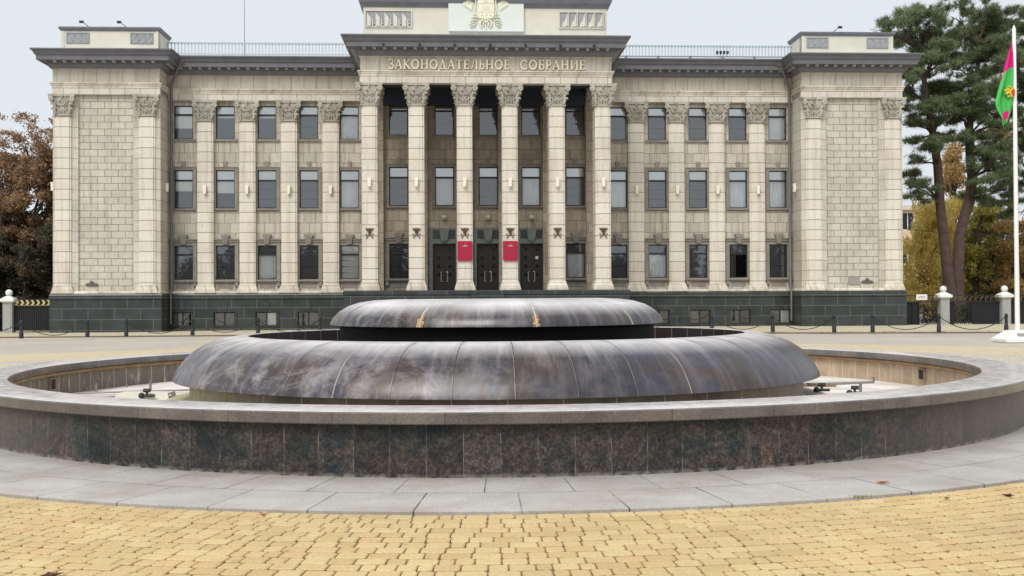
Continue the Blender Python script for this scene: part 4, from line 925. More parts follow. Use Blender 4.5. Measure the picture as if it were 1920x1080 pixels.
# red entrance signs
def sign(x, lb, lines):
    t = bthing('red_sign', (x, YP-.03, 3.95)); tag(t, lb, 'sign')
    P = [(-.36+.05*(1-math.cos(a)), -.48+.05*(1-math.sin(a))) for a in []]
    def rr(w, h, r):
        return [(sx*(w-r)+r*math.cos(R(a)), sz*(h-r)+r*math.sin(R(a))) for sx, sz, st in ((1, 1, 0), (-1, 1, 90), (-1, -1, 180), (1, -1, 270)) for a in (st, st+30, st+60, st+90)]
    MB().prism(rr(.365, .485, .05), -.05, 0).build('panel', M['red'], t)
    b = MB()
    b.prism([(-.03, .28), (.03, .28), (.03, .22), (0, .20), (-.03, .22)], -.056, -.05); b.tube([(0, -.055, .29), (0, -.055, .38)], .008, 5)
    for s in (-1, 1):
        for k in range(3): b.tube([(s*(.03+.03*k), -.055, .25-.01*k), (s*(.06+.03*k), -.055, .28)], .009, 5)
        b.tube([(s*.04, -.055, .22), (s*.10, -.055, .21), (s*.13, -.055, .25)], .008, 5)
    b.build('emblem', M['gilt'], t)
    b = MB(); rq = random.Random(int(x*10)+50)
    for k, w_ in enumerate(lines):
        z = .10-.075*k; q = -w_
        while q < w_-.01: l = rq.uniform(.012, .03); b.box(q, min(q+l, w_), -.053, -.05, z, z+rq.uniform(.014, .022)); q += l+.012
    b.build('small_print', plain('sign_print', srgb(150, 60, 84), .4) if lines[0] > .2 else bpy.data.materials['sign_print'], t)
sign(PRX[2], 'crimson sign with pale emblem on the pier left of the middle door', [.22, .26, .12, .20, .08])
sign(PRX[3], 'crimson sign with pale emblem on the pier right of the middle door', [.18, .27, .24, .22, .12])
# intercom column, camera, notice on the door
b = MB(); b.box(-.055, .055, -.08, 0, -.34, .34); o = b.build('door_intercom', M['iron']); o.matrix_world = BM @ Matrix.Translation((3.27, .28, 3.75)); tag(o, 'narrow black intercom panel on the wall right of the right door', 'intercom')
MB().box(-.02, .02, -.09, -.08, -.26, .22).build('display', M['greyblind'], o)
b = MB(); b.box(-.075, .075, -.008, 0, -.075, .075); b.box(-.03, .03, -.011, -.008, -.03, .03); o = b.build('door_notice', M['white']); o.matrix_world = BM @ Matrix.Translation((DX[2]+.29, .41, 3.76)); tag(o, 'small square white notice stuck on the right entrance door', 'notice')
b = MB(); b.box(-.3, .3, -.03, 0, -.22, .22); o = b.build('wall_plaque', M['plaque']); o.matrix_world = BM @ Matrix.Translation((19.58, .2, 2.48)); tag(o, 'blank grey plaque low on the right corner block of the building', 'plaque')
MB().box(-.26, .26, -.034, -.03, -.18, .18).build('plate', plain('plaque_plate', srgb(152, 146, 142), .4, var=.12, sc=14), o)
for x, lb in ((20.30, 'dark cast ornament vent beside the grey plaque on the right corner block'), (-20.26, 'dark cast ornament vent low on the left corner block of the building')):
    b = MB(); P = [(-.34, -.02), (-.24, .07), (-.14, .05), (-.10, .13), (0, .19), (.10, .13), (.14, .05), (.24, .07), (.34, -.02), (.22, -.10), (-.22, -.10)]
    b.prism(P, -.04, 0); b.cyl_y((0, .03), .07, -.06, -.04); o = b.build('cast_vent', plain('cast_grey', srgb(96, 88, 80), .6, var=.2, sc=10) if x > 0 else bpy.data.materials['cast_grey']); o.matrix_world = BM @ Matrix.Translation((x, .2, 2.43)); tag(o, lb, 'vent')
# downpipes
for s, lb in ((-1, 'left'), (1, 'right')):
    b = MB(); x = s*(XP-.20); zz = 13.0
    b.tube([(s*(XP-.9), YW-.85, 14.25), (s*(XP-.72), YW-.82, 13.9), (s*(XP-.22), YW-.42, 12.95), (x, YW-.36, 12.5), (x, YW-.36, 2.15), (x, YW-.52, 1.9), (x, YW-.52, .35)], [.13, .075, .075, .075, .075, .06, .06], 10)
    b.taper(s*(XP-.9)-.13, s*(XP-.9)+.13, YW-.98, YW-.72, 14.05, 14.40, -.04, .02)
    for z in (11, 9, 7, 5, 3): b.tube([(x, YW-.36, z-.03), (x, YW-.36, z+.03)], .095, 10)
    part(b, 'downpipe', M['pipe'], bld, 40)
# thin brown antenna and floodlights on the roof
b = MB(); b.tube([(0, 0, 0), (0, 0, 5)], [.02, .01], 6); b.ball((0, 0, .1), .06, 8); b.tube([(-.12, 0, 0), (.12, 0, 0)], .03, 6); o = b.build('roof_antenna', M['greyblind']); o.matrix_world = BM @ Matrix.Translation((-13.03, 3.2, 14.82)); tag(o, 'tall thin antenna rod on the roof of the left wing', 'antenna')
fl0 = bthing('floodlight', (0, 0, 0))
MB().tube([(.42, .5, 0), (.30, .35, .02), (.06, .02, .22)], .018, 6).build('arm', M['iron'], fl0)
b = MB(); b.add([(-.10, -.12, .14), (.10, -.12, .14), (.10, .06, .20), (-.10, .06, .20), (-.10, -.12, .28), (.10, -.12, .28), (.08, .06, .30), (-.08, .06, .30)], [(0, 3, 2, 1), (4, 5, 6, 7), (0, 1, 5, 4), (1, 2, 6, 5), (2, 3, 7, 6), (3, 0, 4, 7)]); b.build('lamp_head', M['iron'], fl0)
for i, (x, sx, lb) in enumerate([(-20.85, 1, 'black floodlight on an arm, left of the pair on the left corner parapet'), (-18.93, 1, 'black floodlight on an arm, right of the pair on the left corner parapet'), (19.0, -1, 'black floodlight on an arm on the right corner parapet')]):
    o = fl0 if i == 0 else copy_tree(fl0); o.matrix_world = BM @ Matrix.Translation((x, .45, 15.80)) @ Matrix.Diagonal((sx, 1, 1, 1)); tag(o, lb, 'floodlight', 'floodlights on the corner parapets')
fs_ = MB(); fs_.box(-.06, .06, -.08, 0, -.05, .05); fs_.tube([(0, 0, 0), (0, .12, 0)], .02, 5); fsm = fs_.mesh('spotlight', M['iron'])
for i, x in enumerate([-5.0, -3.25, -1.55, .18, 1.9, 3.6, 5.25]):
    o = link('spotlight', fsm); o.matrix_world = BM @ Matrix.Translation((x, YP-.65, 13.93)); tag(o, 'tiny black spotlight on the portico cornice edge, %s from the left' % (ORD+['seventh'])[i], 'spotlight', 'spotlights along the portico cornice')

# ================================================================== STREET FURNITURE
# bollards and their chains
bol0 = empty('bollard')
MB().lathe([(.095, 0), (.095, .02), (.092, .05), (.090, .26), (.075, .29), (.066, .33), (.062, .60), (.056, .64)], 14).build('post', M['iron'], bol0, 40)
MB().lathe([(.06, .63), (.085, .645), (.085, .67), (.065, .69), (.07, .72), (.055, .77), (.02, .795), (.001, .80)], 14).build('cap', M['iron'], bol0, 40)
BP = [(-21.3, 48.6), (-18.85, 49.7), (-17.4, 50.5), (-14.7, 51.5), (-11.8, 52.0), (-8.95, 52.1), (8.98, 50.4), (11.6, 49.9), (14.05, 48.9), (15.6, 48.5), (18.2, 47.8), (20.9, 47.4)]
BL = ['leftmost black bollard, in front of the left fence panel', 'black bollard in front of the left corner block, outer of the two flanking the gap', 'black bollard in front of the left corner block, inner of the two flanking the gap', 'black bollard near the left downpipe and the first basement window',
      'black bollard before the second and third basement windows of the left wing', 'black bollard of the left wing nearest to the upper fountain bowl', 'black bollard of the right wing nearest to the upper fountain bowl', 'black bollard beside the right downpipe', 'black bollard left of the gap in front of the right corner block',
      'black bollard right of the gap in front of the right corner block', 'black bollard in front of the first fence pillar on the right', 'black bollard just left of the flagpole']
for i, (p, lb) in enumerate(zip(BP, BL)):
    o = bol0 if i == 0 else copy_tree(bol0); o.location = (p[0], p[1], .03); o.rotation_euler = (0, 0, i*.7); tag(o, lb, 'bollard', 'black bollards along the building')
CL = {-1: 'black chain hanging left from the leftmost bollard', 0: 'black chain hanging in front of the left fence and corner block', 2: 'black chain sagging across the left downpipe', 3: 'black chain before the first two basement windows on the left', 4: 'black chain before the third and fourth basement windows on the left',
      6: 'black chain before the basement windows at the middle of the right wing', 7: 'black chain sagging across the right downpipe', 9: 'black chain in front of the right gate', 10: 'black chain ending beside the flagpole'}
for k, lb in CL.items():
    a = Vector((*BP[k], 0)) if k >= 0 else Vector((-25.2, 47.6, 0)); b_ = Vector((*BP[k+1], 0)); n = 36; pts = []
    for i in range(n+1):
        u = i/n; p = a.lerp(b_, u); pts.append((p.x, p.y-.06, .03+.68-.56*(1-(2*u-1)**2)))
    m = MB(); m.tube(pts, .024, 6, flat=.8)
    o = m.build('chain', M['iron'], None, 60); tag(o, lb, 'chain', 'chains hung between the bollards')
# flagpole
fp = empty('flagpole', (17.72, 39.3, -.04)); tag(fp, 'white flagpole with white pyramidal base at the right edge of the plaza', 'flagpole')
MB().lathe([(.085, .38), (.075, 3), (.062, 11.0), (.0, 11.15)], 16).build('pole', M['white'], fp, 40)
b = MB(); b.box(-.68, .68, -.68, .68, 0, .10)
b.add([(-.66, -.66, .10), (.66, -.66, .10), (.66, .66, .10), (-.66, .66, .10), (-.30, -.30, .40), (.30, -.30, .40), (.30, .30, .40), (-.30, .30, .40)], [(0, 1, 5, 4), (1, 2, 6, 5), (2, 3, 7, 6), (3, 0, 4, 7), (4, 5, 6, 7)]); b.build('base', M['white'], fp)
b = MB(); P = [(-.26, .0), (-.20, .09), (.20, .09), (.26, 0), (.20, -.09), (-.20, -.09)]
nrm = Vector((0, -.30, .36)).normalized(); tv = Vector((0, .36, .30)).normalized(); cc = Vector((0, -.48, .25))
vs = [cc+Vector((x, 0, 0))+tv*z+nrm*.006 for x, z in P]; vs2 = [cc+Vector((x, 0, 0))+tv*z for x, z in P]
b.add([tuple(v) for v in vs+vs2], [tuple(range(6))]+[(i, i+6, (i+1) % 6+6, (i+1) % 6) for i in range(6)]); b.build('nameplate', M['plaque'], fp)
fgm = [plain('flag_crimson', srgb(206, 20, 120), .7, var=.05), plain('flag_green', srgb(70, 178, 84), .7, var=.05), plain('flag_gold', srgb(214, 186, 60), .6, var=.2, sc=30), plain('flag_blue', srgb(170, 190, 200), .7, var=.05)]
prof = [(10.50, .05, .11), (10.2, .05, .17), (9.9, .05, .24), (9.6, .05, .30), (9.3, .05, .37), (9.0, .05, .44), (8.75, .05, .50), (8.5, .06, .535), (8.3, .08, .50), (8.1, .12, .42), (7.95, .17, .36), (7.8, .22, .37), (7.66, .28, .34)]
b = MB(); nx = 22
for z, a, c in prof:
    for j in range(nx+1):
        u = j/nx; x = -(a+(c*1.32-a)*u); b.v.append((x, .07*math.sin(u*9+z*1.1)*min(1, (10.6-z)*1.2)-.02*u, z+.05*math.sin(u*5)-u*.10))
for i in range(len(prof)-1):
    for j in range(nx):
        u = (j+.5)/nx; z = (prof[i][0]+prof[i+1][0])/2; q = i*(nx+1)+j
        k = 0 if z > 9.62-.0-.30*u+.12 else 1
        if 7.80 < z < 8.15 and .25 < u < .8: k = 0
        b.f.append((q, q+1, q+nx+2, q+nx+1)); b.mi.append(k)
flag = b.build('flag', fgm, fp, 80)
b = MB()
for k, (dx, dz, r_) in enumerate([(0, 0, .13), (-.09, .07, .07), (.08, .09, .08), (-.12, -.06, .07), (.05, -.14, .08), (-.03, .16, .05), (.09, -.03, .07), (-.18, .03, .045), (-.06, -.18, .05)]):
    cx, cz = -.20+dx, 8.78+dz; n = 9
    b.prism([(cx+r_*(1 if j % 2 else .62)*math.cos(2*PI*j/n+k), cz+r_*(1 if j % 2 else .62)*math.sin(2*PI*j/n+k)) for j in range(n)], -.12-.004*k, -.06)
b.cur = 1; b.prism([(-.12, 8.86), (-.06, 8.80), (-.08, 8.60), (-.14, 8.62), (-.18, 8.76)], -.165, -.15)
b.build('flag_emblem', [fgm[2], plain('emblem_red', srgb(186, 60, 40), .6)], flag)

# fences and pillars beside the building
def pillar(x, lb):
    t = bthing('fence_pillar', (x, 1.0, 0)); tag(t, lb, 'pillar', 'stone pillars with ball finials')
    b = MB(); b.box(-.24, .24, -.24, .24, -.2, 1.52); b.box(-.17, .17, -.26, .26, .1, 1.42); b.build('shaft', M['pillar'], t)
    b = MB(); b.taper(-.27, .27, -.27, .27, 1.52, 1.58, 0, .06); b.box(-.36, .36, -.36, .36, 1.58, 1.70); b.add([(-.34, -.34, 1.70), (.34, -.34, 1.70), (.34, .34, 1.70), (-.34, .34, 1.70), (-.10, -.10, 1.86), (.10, -.10, 1.86), (.10, .10, 1.86), (-.10, .10, 1.86)], [(0, 1, 5, 4), (1, 2, 6, 5), (2, 3, 7, 6), (3, 0, 4, 7)])
    b.build('cap', M['whitestone'], t); b = MB(); b.ball((0, 0, 2.02), .18, 16); b.build('ball_finial', M['whitestone'], t, 60)
pillar(-24.76, 'pale stone pillar with white ball at the left edge of the photo'); pillar(24.77, 'grey stone pillar with white ball between the gate and the right fence'); pillar(28.15, 'grey stone pillar with white ball beside the flagpole')
def fence(name, x0, x1, lb, cat, gold, seethru, solid):
    t = bthing(name, (x0, 1.0, 0)); L = x1-x0; tag(t, lb, cat)
    b = MB(); b.box(0, L, -.03, .03, .05, .11); b.box(0, L, -.03, .03, 1.30, 1.36); b.box(0, L, -.03, .03, 1.66, 1.70)
    for k in range(int(L/.11)+1): b.box(k*.11, k*.11+.022, -.012, .012, .11, 1.30)
    b.build('bars', M['iron'], t)
    b = MB(); n = int(L/.26)
    for k in range(n):
        X = L*(k+.5)/n
        if gold: b.prism([(X-.11, 1.38), (X+.02, 1.38), (X+.11, 1.50), (X+.02, 1.64), (X-.11, 1.64), (X-.01, 1.50)], -.03, .01)
        else: b.tube([(X+.09*math.cos(a), 0, 1.51+.11*math.sin(a)) for a in [i*PI/5 for i in range(9)]], .016, 5); b.tube([(X-.12, 0, 1.40), (X+.10, 0, 1.62)], .014, 5)
    if gold: b.box(0, L, -.025, .015, 1.362, 1.379)
    b.build('ornament_rail', M['gold'] if gold else plain('dim_gilt', srgb(84, 80, 64), .6, .2), t)
    for a, c in solid: q = MB(); q.box(a, c, .04, .055, .06, 1.30); q.build('backing_sheet', M['iron'], t)
    return t
fence('iron_fence', -24.50, -22.32, 'black iron fence with pale gold chevron rail left of the building', 'fence', True, 0, [(0, 2.18)])
gt_ = fence('iron_gate', 22.32, 24.50, 'black iron gate with a small white sign right of the building', 'gate', False, 0, [(0, 1.15)])
b = MB()
for x in (.75, 1.1): b.tube([(x, -.02, .1), (x, -.02, 1.3)], .03, 6)
b.build('gate_post', M['iron'], gt_)
fence('iron_fence', 25.03, 27.89, 'black iron fence panel between the two right pillars', 'fence', False, 0, [(0, .35), (1.35, 2.86)])
fence('iron_fence', 28.41, 32.5, 'black iron fence panel running off behind the flagpole', 'fence', False, 0, [(0, 4.09)])
sn = bthing('gate_sign', (23.55, .94, 1.59)); tag(sn, 'small white notice board fixed on top of the right gate', 'sign')
MB().box(-.30, .30, -.02, 0, -.15, .15).build('board', M['white'], sn)
b = MB()
for z, w_ in ((.04, .16), (-.04, .20)):
    q = -w_
    while q < w_: b.box(q, q+.03, -.024, -.02, z-.02, z+.02); q += .045
b.build('small_print', M['greyblind'], sn)
cb = MB(); cb.tube([(0, 0, 0), (3, 0, -.28), (6.5, 0, -.45), (10, 0, -.55)], .018, 5); o = cb.build('cable', M['iron']); o.matrix_world = BM @ Matrix.Translation((22.3, 3.0, 5.5)); tag(o, 'thin black cable strung from the building towards the pines', 'cable')

# ================================================================== TREES
def leafmat(name, cols, rough=.7, trans=True):
    t = NT(name); isl = t.N("ShaderNodeNewGeometry").outputs["Random Per Island"]
    n = t.noise(.5, 3, .6)
    st = [(i/(len(cols)-1), c) for i, c in enumerate(cols)]
    c = t.ramp(t.math('ADD', t.math('MULTIPLY', isl, .75), t.math('MULTIPLY', t.math('ADD', n, -.5), .9)), st)
    m = t.out(c, rough, 0, .2); tl = t.N("ShaderNodeBsdfTranslucent"); t.l.new(t.b.inputs["Base Color"].links[0].from_socket, tl.inputs["Color"])
    mxs = t.N("ShaderNodeMixShader"); mxs.inputs[0].default_value = .45; t.l.new(t.b.outputs[0], mxs.inputs[1]); t.l.new(tl.outputs[0], mxs.inputs[2]); t.l.new(mxs.outputs[0], t.n["Material Output"].inputs[0])
    return m
def leaves(name, clumps, n_per, size, mat, parent, rng, aspect=.35, droop=0.0, tuft=0, shell=.55):
    """many leaf-sized faces spread through the clumps; tuft>0 groups them as needle tufts"""
    P = []; 
    w = np.array([c[3]*c[4]*c[5] for c in clumps])**.6
    for c, ww in zip(clumps, w/w.mean()):
        m = max(4, int(n_per*ww)); d = rng.normal(size=(m, 3)); d /= np.linalg.norm(d, axis=1)[:, None]; r = rng.random((m, 1))**shell*(1+.35*rng.normal(size=(m, 1))*(rng.random((m, 1)) < .3))
        P.append(np.array(c[:3])+d*r*np.array(c[3:6]))
    P = np.concatenate(P); N = len(P)
    if tuft:
        up = rng.normal(size=(N, 3))*.8+np.array([0, 0, .9]); P = np.repeat(P, tuft, 0); D = np.repeat(up, tuft, 0)+rng.normal(size=(N*tuft, 3))*.9; N = N*tuft
    else: D = rng.normal(size=(N, 3))+np.array([0, 0, -droop])
    D /= np.linalg.norm(D, axis=1)[:, None]; S = rng.normal(size=(N, 3)); S = np.cross(D, S); S /= np.linalg.norm(S, axis=1)[:, None]+1e-9
    L = (size*(.6+.8*rng.random(N)))[:, None]; W = L*aspect
    if tuft: V = np.stack([P-S*W*.5, P+S*W*.5, P+D*L], 1); k = 3
    else: V = np.stack([P-D*L*.5, P+S*W*.5, P+D*L*.5, P-S*W*.5], 1); k = 4
    me = bpy.data.meshes.new(name); V = V.reshape(-1, 3)
    me.vertices.add(len(V)); me.vertices.foreach_set('co', V.astype(np.float32).ravel())
    me.loops.add(N*k); me.loops.foreach_set('vertex_index', np.arange(N*k, dtype=np.int32)); me.polygons.add(N)
    me.polygons.foreach_set('loop_start', np.arange(0, N*k, k, dtype=np.int32)); me.polygons.foreach_set('loop_total', np.full(N, k, dtype=np.int32))
    me.materials.append(mat); me.update(calc_edges=True); me.validate(); return link(name, me, parent)
BARK = plain('pine_bark', srgb(84, 66, 58), .9, var=.3, sc=3, bump=.5); BARK2 = plain('dark_bark', srgb(70, 60, 54), .9, var=.3, sc=4)
PINE = leafmat('pine_needles', [srgb(74, 90, 70), srgb(112, 128, 94), srgb(148, 158, 116), srgb(182, 184, 146)])
YEL = leafmat('yellow_leaves', [srgb(190, 168, 84), srgb(224, 202, 118), srgb(238, 222, 150), srgb(246, 238, 196)])
OLV = leafmat('olive_leaves', [srgb(128, 130, 74), srgb(172, 168, 94), srgb(206, 192, 112), srgb(226, 208, 136)])
ORG = leafmat('orange_leaves', [srgb(150, 124, 84), srgb(196, 166, 112), srgb(220, 196, 146)])
BRN = leafmat('russet_leaves', [srgb(96, 84, 70), srgb(150, 122, 96), srgb(184, 150, 118), srgb(210, 188, 158)])
MIX = leafmat('green_brown_leaves', [srgb(50, 56, 46), srgb(80, 82, 64), srgb(112, 96, 76), srgb(146, 120, 98)])
DKG = leafmat('dark_leaves', [srgb(26, 34, 28), srgb(40, 50, 40), srgb(62, 66, 54), srgb(88, 72, 58)])
rng = np.random.default_rng(11)
KX = 31.9
def pc(u, v, ru, rv, y=0.0, dep=1.6): k = 2100/(59.7+y); return ((u-861)/k-1.3, y, 1.64+(552.5-v)/k, ru/k, dep*(.5+ru/60), rv/k)
def stem_pts(L, y=0.0): k = 2100/(59.7+y); return [((u-861)/k-1.3, y+(q[0] if q else 0), 1.64+(552.5-v)/k) for u, v, *q in L]
def tree(name, lb, group, org, trunkfn, leaf_list):
    t = bthing(name, org); tag(t, lb, 'tree', group); o = Vector(org)
    tm = MB(); trunkfn(tm)
    tm.v = [tuple(Vector(p)-o) for p in tm.v]; tm.build('trunk', BARK, t, 60)
    for cl, n_per, size, mat, kw in leaf_list:
        cl = [(c[0]-o.x, c[1]-o.y, c[2]-o.z, *c[3:]) for c in cl]; leaves('crown', cl, n_per, size, mat, t, rng, **kw)
    return t
def limbs(tm, stem, clumps, rnd, r=.07, every=1):
    for c in clumps[::every]:
        tgt = Vector(c[:3]); cand = [Vector(p) for p in stem if p[2] < tgt.z+.3] or [Vector(stem[0])]; s0 = min(cand, key=lambda p: (p-tgt).length+abs(p.z-tgt.z)*.3)
        mid = s0.lerp(tgt, .5)+Vector((rnd.uniform(-.2, .2), rnd.uniform(-.2, .2), rnd.uniform(-.1, .35))); tm.tube([tuple(s0), tuple(mid), tuple(tgt)], [r, r*.7, r*.3], 6)
        for k in range(3):
            e = tgt+Vector((rnd.uniform(-1, 1)*c[3], rnd.uniform(-1, 1)*c[4], rnd.uniform(-.6, .8)*c[5])); tm.tube([tuple(mid.lerp(tgt, .3*k)), tuple(e)], [r*.4, r*.15], 5)
def sub(cl):
    r_ = random.Random(31); out = []
    for c in cl:
        for k in range(4):
            q = r_.uniform(.38, .7); out.append((c[0]+r_.gauss(0, .62)*c[3], c[1]+r_.gauss(0, .6)*c[4], c[2]+r_.gauss(0, .85)*c[5]+.04, c[3]*q*1.25, c[4]*q, c[5]*q*1.25))
    return out
def mass(us, vs, n, ru, rv, y, seed):
    r_ = random.Random(seed); return [pc(r_.uniform(*us), r_.uniform(*vs), ru*r_.uniform(.6, 1.3), rv*r_.uniform(.6, 1.3), y=y+r_.uniform(-2, 2)) for _ in range(n)]
# double-stemmed pine
Y0 = 6.0
stL = stem_pts([(1786, 640), (1780, 575), (1775, 520), (1766, 440), (1760, 380), (1756, 310), (1748, 250), (1738, 190), (1730, 140), (1728, 95)], Y0)
stR = stem_pts([(1792, 640), (1792, 560), (1793, 500), (1797, 440), (1806, 405), (1817, 372), (1822, 330), (1818, 290), (1816, 250), (1822, 200), (1832, 150), (1836, 110), (1834, 80)], Y0+.3)
rp = random.Random(4)
cL = [pc(*c, y=Y0+rp.uniform(-1.5, 1.5)) for c in [(1668, 62, 22, 12), (1692, 48, 22, 13), (1716, 36, 20, 11), (1742, 32, 18, 10), (1762, 24, 12, 8), (1650, 46, 12, 7), (1700, 72, 26, 13), (1732, 66, 28, 14), (1760, 60, 20, 12), (1780, 74, 18, 10), (1715, 98, 22, 12), (1745, 96, 24, 12), (1772, 100, 22, 10), (1712, 122, 18, 9), (1750, 124, 24, 9),
      (1718, 176, 22, 11), (1742, 170, 24, 10), (1770, 166, 20, 10), (1708, 200, 20, 9), (1735, 204, 26, 11), (1762, 196, 22, 10), (1712, 232, 18, 6), (1742, 228, 22, 8), (1768, 222, 18, 7), (1710, 264, 16, 5), (1735, 272, 18, 5), (1722, 300, 18, 6), (1712, 330, 16, 7), (1732, 346, 18, 7), (1725, 372, 16, 6), (1702, 344, 10, 5)]]
cR = [pc(*c, y=Y0+.3+rp.uniform(-1.5, 1.5)) for c in [(1800, 28, 10, 14), (1806, 58, 20, 12), (1826, 44, 20, 12), (1848, 36, 18, 12), (1856, 14, 8, 12), (1872, 44, 20, 13), (1890, 30, 14, 10), (1816, 80, 24, 12), (1844, 72, 24, 13), (1872, 74, 22, 12), (1892, 66, 14, 12), (1826, 104, 26, 11), (1856, 102, 24, 11), (1884, 104, 18, 10), (1800, 98, 14, 8),
      (1800, 172, 20, 10), (1824, 166, 20, 8), (1850, 172, 22, 10), (1808, 194, 24, 10), (1838, 196, 24, 10), (1864, 196, 18, 10), (1796, 212, 16, 7), (1850, 222, 20, 8), (1880, 216, 12, 12), (1826, 262, 22, 7), (1858, 258, 20, 7), (1880, 280, 18, 9), (1846, 294, 26, 7), (1815, 308, 16, 6), (1872, 318, 24, 8), (1850, 334, 24, 8), (1838, 356, 18, 6), (1884, 350, 20, 7), (1880, 376, 20, 4), (1850, 372, 16, 4)]]
cL += mass((1690, 1780), (40, 165), 10, 13, 7, Y0, 41)+mass((1700, 1785), (165, 290), 8, 11, 5, Y0, 42)
cR += mass((1795, 1895), (40, 160), 9, 13, 7, Y0, 43)+mass((1795, 1890), (160, 380), 14, 12, 5, Y0, 44)
rt = random.Random(77)
def shoots(cl, n):
    out = []
    for k in range(n):
        c = rt.choice([q for q in cl if q[2] > 14.2]); x = c[0]+rt.gauss(0, .7)*c[3]; z = c[2]+c[5]*rt.uniform(.7, 1.4)
        for j in range(3): out.append((x+j*rt.uniform(-.02, .12), c[1], z+j*.16, .13-.03*j, .13, .12))
    return out
def tk1(tm):
    tm.tube(stL, [.50, .38, .33, .29, .27, .25, .22, .18, .14, .09], 12); tm.tube(stR, [.48, .38, .34, .31, .30, .30, .28, .25, .22, .18, .14, .10, .06], 12)
    limbs(tm, stL[3:], cL, rp, .075); limbs(tm, stR[3:], cR, rp, .08)
tree('pine_tree', 'tall double-stemmed pine with dark crown behind the right fence', None, (27.6, Y0, 0), tk1, [(sub(cL+cR), 62, .30, PINE, dict(tuft=8, aspect=.085, shell=.6)), (shoots(cL+cR, 60), 9, .22, PINE, dict(tuft=8, aspect=.12))])
# second pine at the right edge
cE = [pc(*c, y=8+rp.uniform(-1.5, 1.5)) for c in [(1908, 36, 14, 14), (1925, 60, 22, 14), (1912, 92, 16, 12), (1935, 120, 24, 14), (1914, 150, 18, 14), (1930, 190, 22, 14), (1908, 214, 14, 14), (1925, 245, 22, 12), (1906, 272, 16, 12), (1928, 310, 24, 12), (1908, 345, 16, 8), (1898, 120, 12, 10), (1900, 170, 12, 8), (1896, 300, 14, 7), (1900, 372, 16, 6), (1915, 400, 16, 6), (1940, 30, 20, 14), (1950, 160, 24, 20), (1950, 250, 24, 20)]]
stE = stem_pts([(1945, 640), (1944, 500), (1940, 380), (1938, 260), (1936, 160), (1934, 60)], 8.0)
def tk2(tm): tm.tube(stE, [.4, .36, .3, .25, .2, .1], 10); limbs(tm, stE[2:], cE, rp, .07)
tree('pine_tree', 'dark pine cut off by the right edge of the photo behind the flagpole', None, (stE[0][0], 8.0, 0), tk2, [(sub(cE), 170, .30, PINE, dict(tuft=8, aspect=.085))])
# drooping yellow tree
cW = mass((1718, 1790), (385, 470), 40, 8, 20, 14, 1)+mass((1698, 1790), (455, 575), 56, 8, 22, 14, 2)
stW = stem_pts([(1752, 640), (1750, 540), (1756, 470), (1760, 400)], 14.0)
def tk3(tm): tm.tube(stW, [.25, .2, .14, .05], 8); limbs(tm, stW[1:], cW, rp, .04, 2)
tree('weeping_tree', 'drooping yellow birch between the building and the pine stems', None, (stW[0][0], 14.0, 0), tk3, [(cW, 320, .20, YEL, dict(aspect=.4, droop=2.0, shell=.3))])
cG = mass((1800, 1890), (385, 470), 26, 17, 13, 17, 3)+mass((1790, 1890), (455, 590), 40, 17, 15, 17, 4)
stG = stem_pts([(1828, 640), (1826, 560), (1830, 500), (1836, 440), (1842, 400)], 16.0)
def tk4(tm): tm.tube(stG, [.4, .32, .28, .2, .1], 8); limbs(tm, stG[1:], cG, rp, .08, 2)
tree('broadleaf_tree', 'olive green tree with a dark trunk right of the pine stems', None, (stG[0][0], 16.0, 0), tk4, [(cG, 420, .23, OLV, dict(aspect=.5, droop=.6, shell=.3))])
cO = mass((1878, 1945), (420, 580), 34, 15, 16, 15, 5)
stO = stem_pts([(1912, 640), (1910, 540), (1908, 450)], 15.0)
def tk5(tm): tm.tube(stO, [.25, .18, .08], 8); limbs(tm, stO[1:], cO, rp, .05, 2)
tree('broadleaf_tree', 'orange autumn tree behind the flagpole at the right edge', None, (stO[0][0], 15.0, 0), tk5, [(cO, 800, .20, ORG, dict(aspect=.5, droop=.8))])
cB = mass((1765, 1800), (255, 350), 16, 12, 12, 19, 6)+mass((1865, 1915), (225, 300), 10, 10, 8, 19, 7)+mass((1790, 1830), (330, 400), 8, 12, 10, 19, 8)
stB = stem_pts([(1792, 640), (1788, 480), (1790, 380), (1786, 280)], 19.0)
def tk6(tm): tm.tube(stB, [.3, .25, .2, .08], 8); limbs(tm, stB[2:], cB, rp, .05)
tree('broadleaf_tree', 'tall tan autumn tree seen through the gaps of the pine crown', None, (stB[0][0], 19.0, 0), tk6, [(cB, 260, .19, ORG, dict(aspect=.5))])
cN = mass((1845, 1945), (80, 300), 30, 14, 12, 21, 9)
stN = stem_pts([(1900, 640), (1896, 480), (1902, 330), (1894, 200), (1900, 110)], 21.0)
def tk7(tm): tm.tube(stN, [.3, .26, .2, .13, .05], 8); limbs(tm, stN[1:], cN, rp, .06)
tree('thinning_tree', 'tall thinning brown tree rising behind the flag at the right edge', None, (stN[0][0], 21.0, 0), tk7, [(cN, 130, .19, BRN, dict(aspect=.5, shell=.5))])
hd = bthing('hedge', (22.6, 3.5, 0)); tag(hd, 'dark clipped hedge behind the right fence', 'hedge')
leaves('foliage', [(x*.5, (x*7 % 3)*.3, z, .45, .6, .42) for x in range(5, 22) for z in (.3, .85)], 260, .10, DKG, hd, rng, aspect=.6)
b = MB()
for x in range(6, 22, 2): b.tube([(x*.5, .3, -.1), (x*.5+.1, .3, .9)], [.03, .015], 5)
b.build('stems', BARK2, hd)
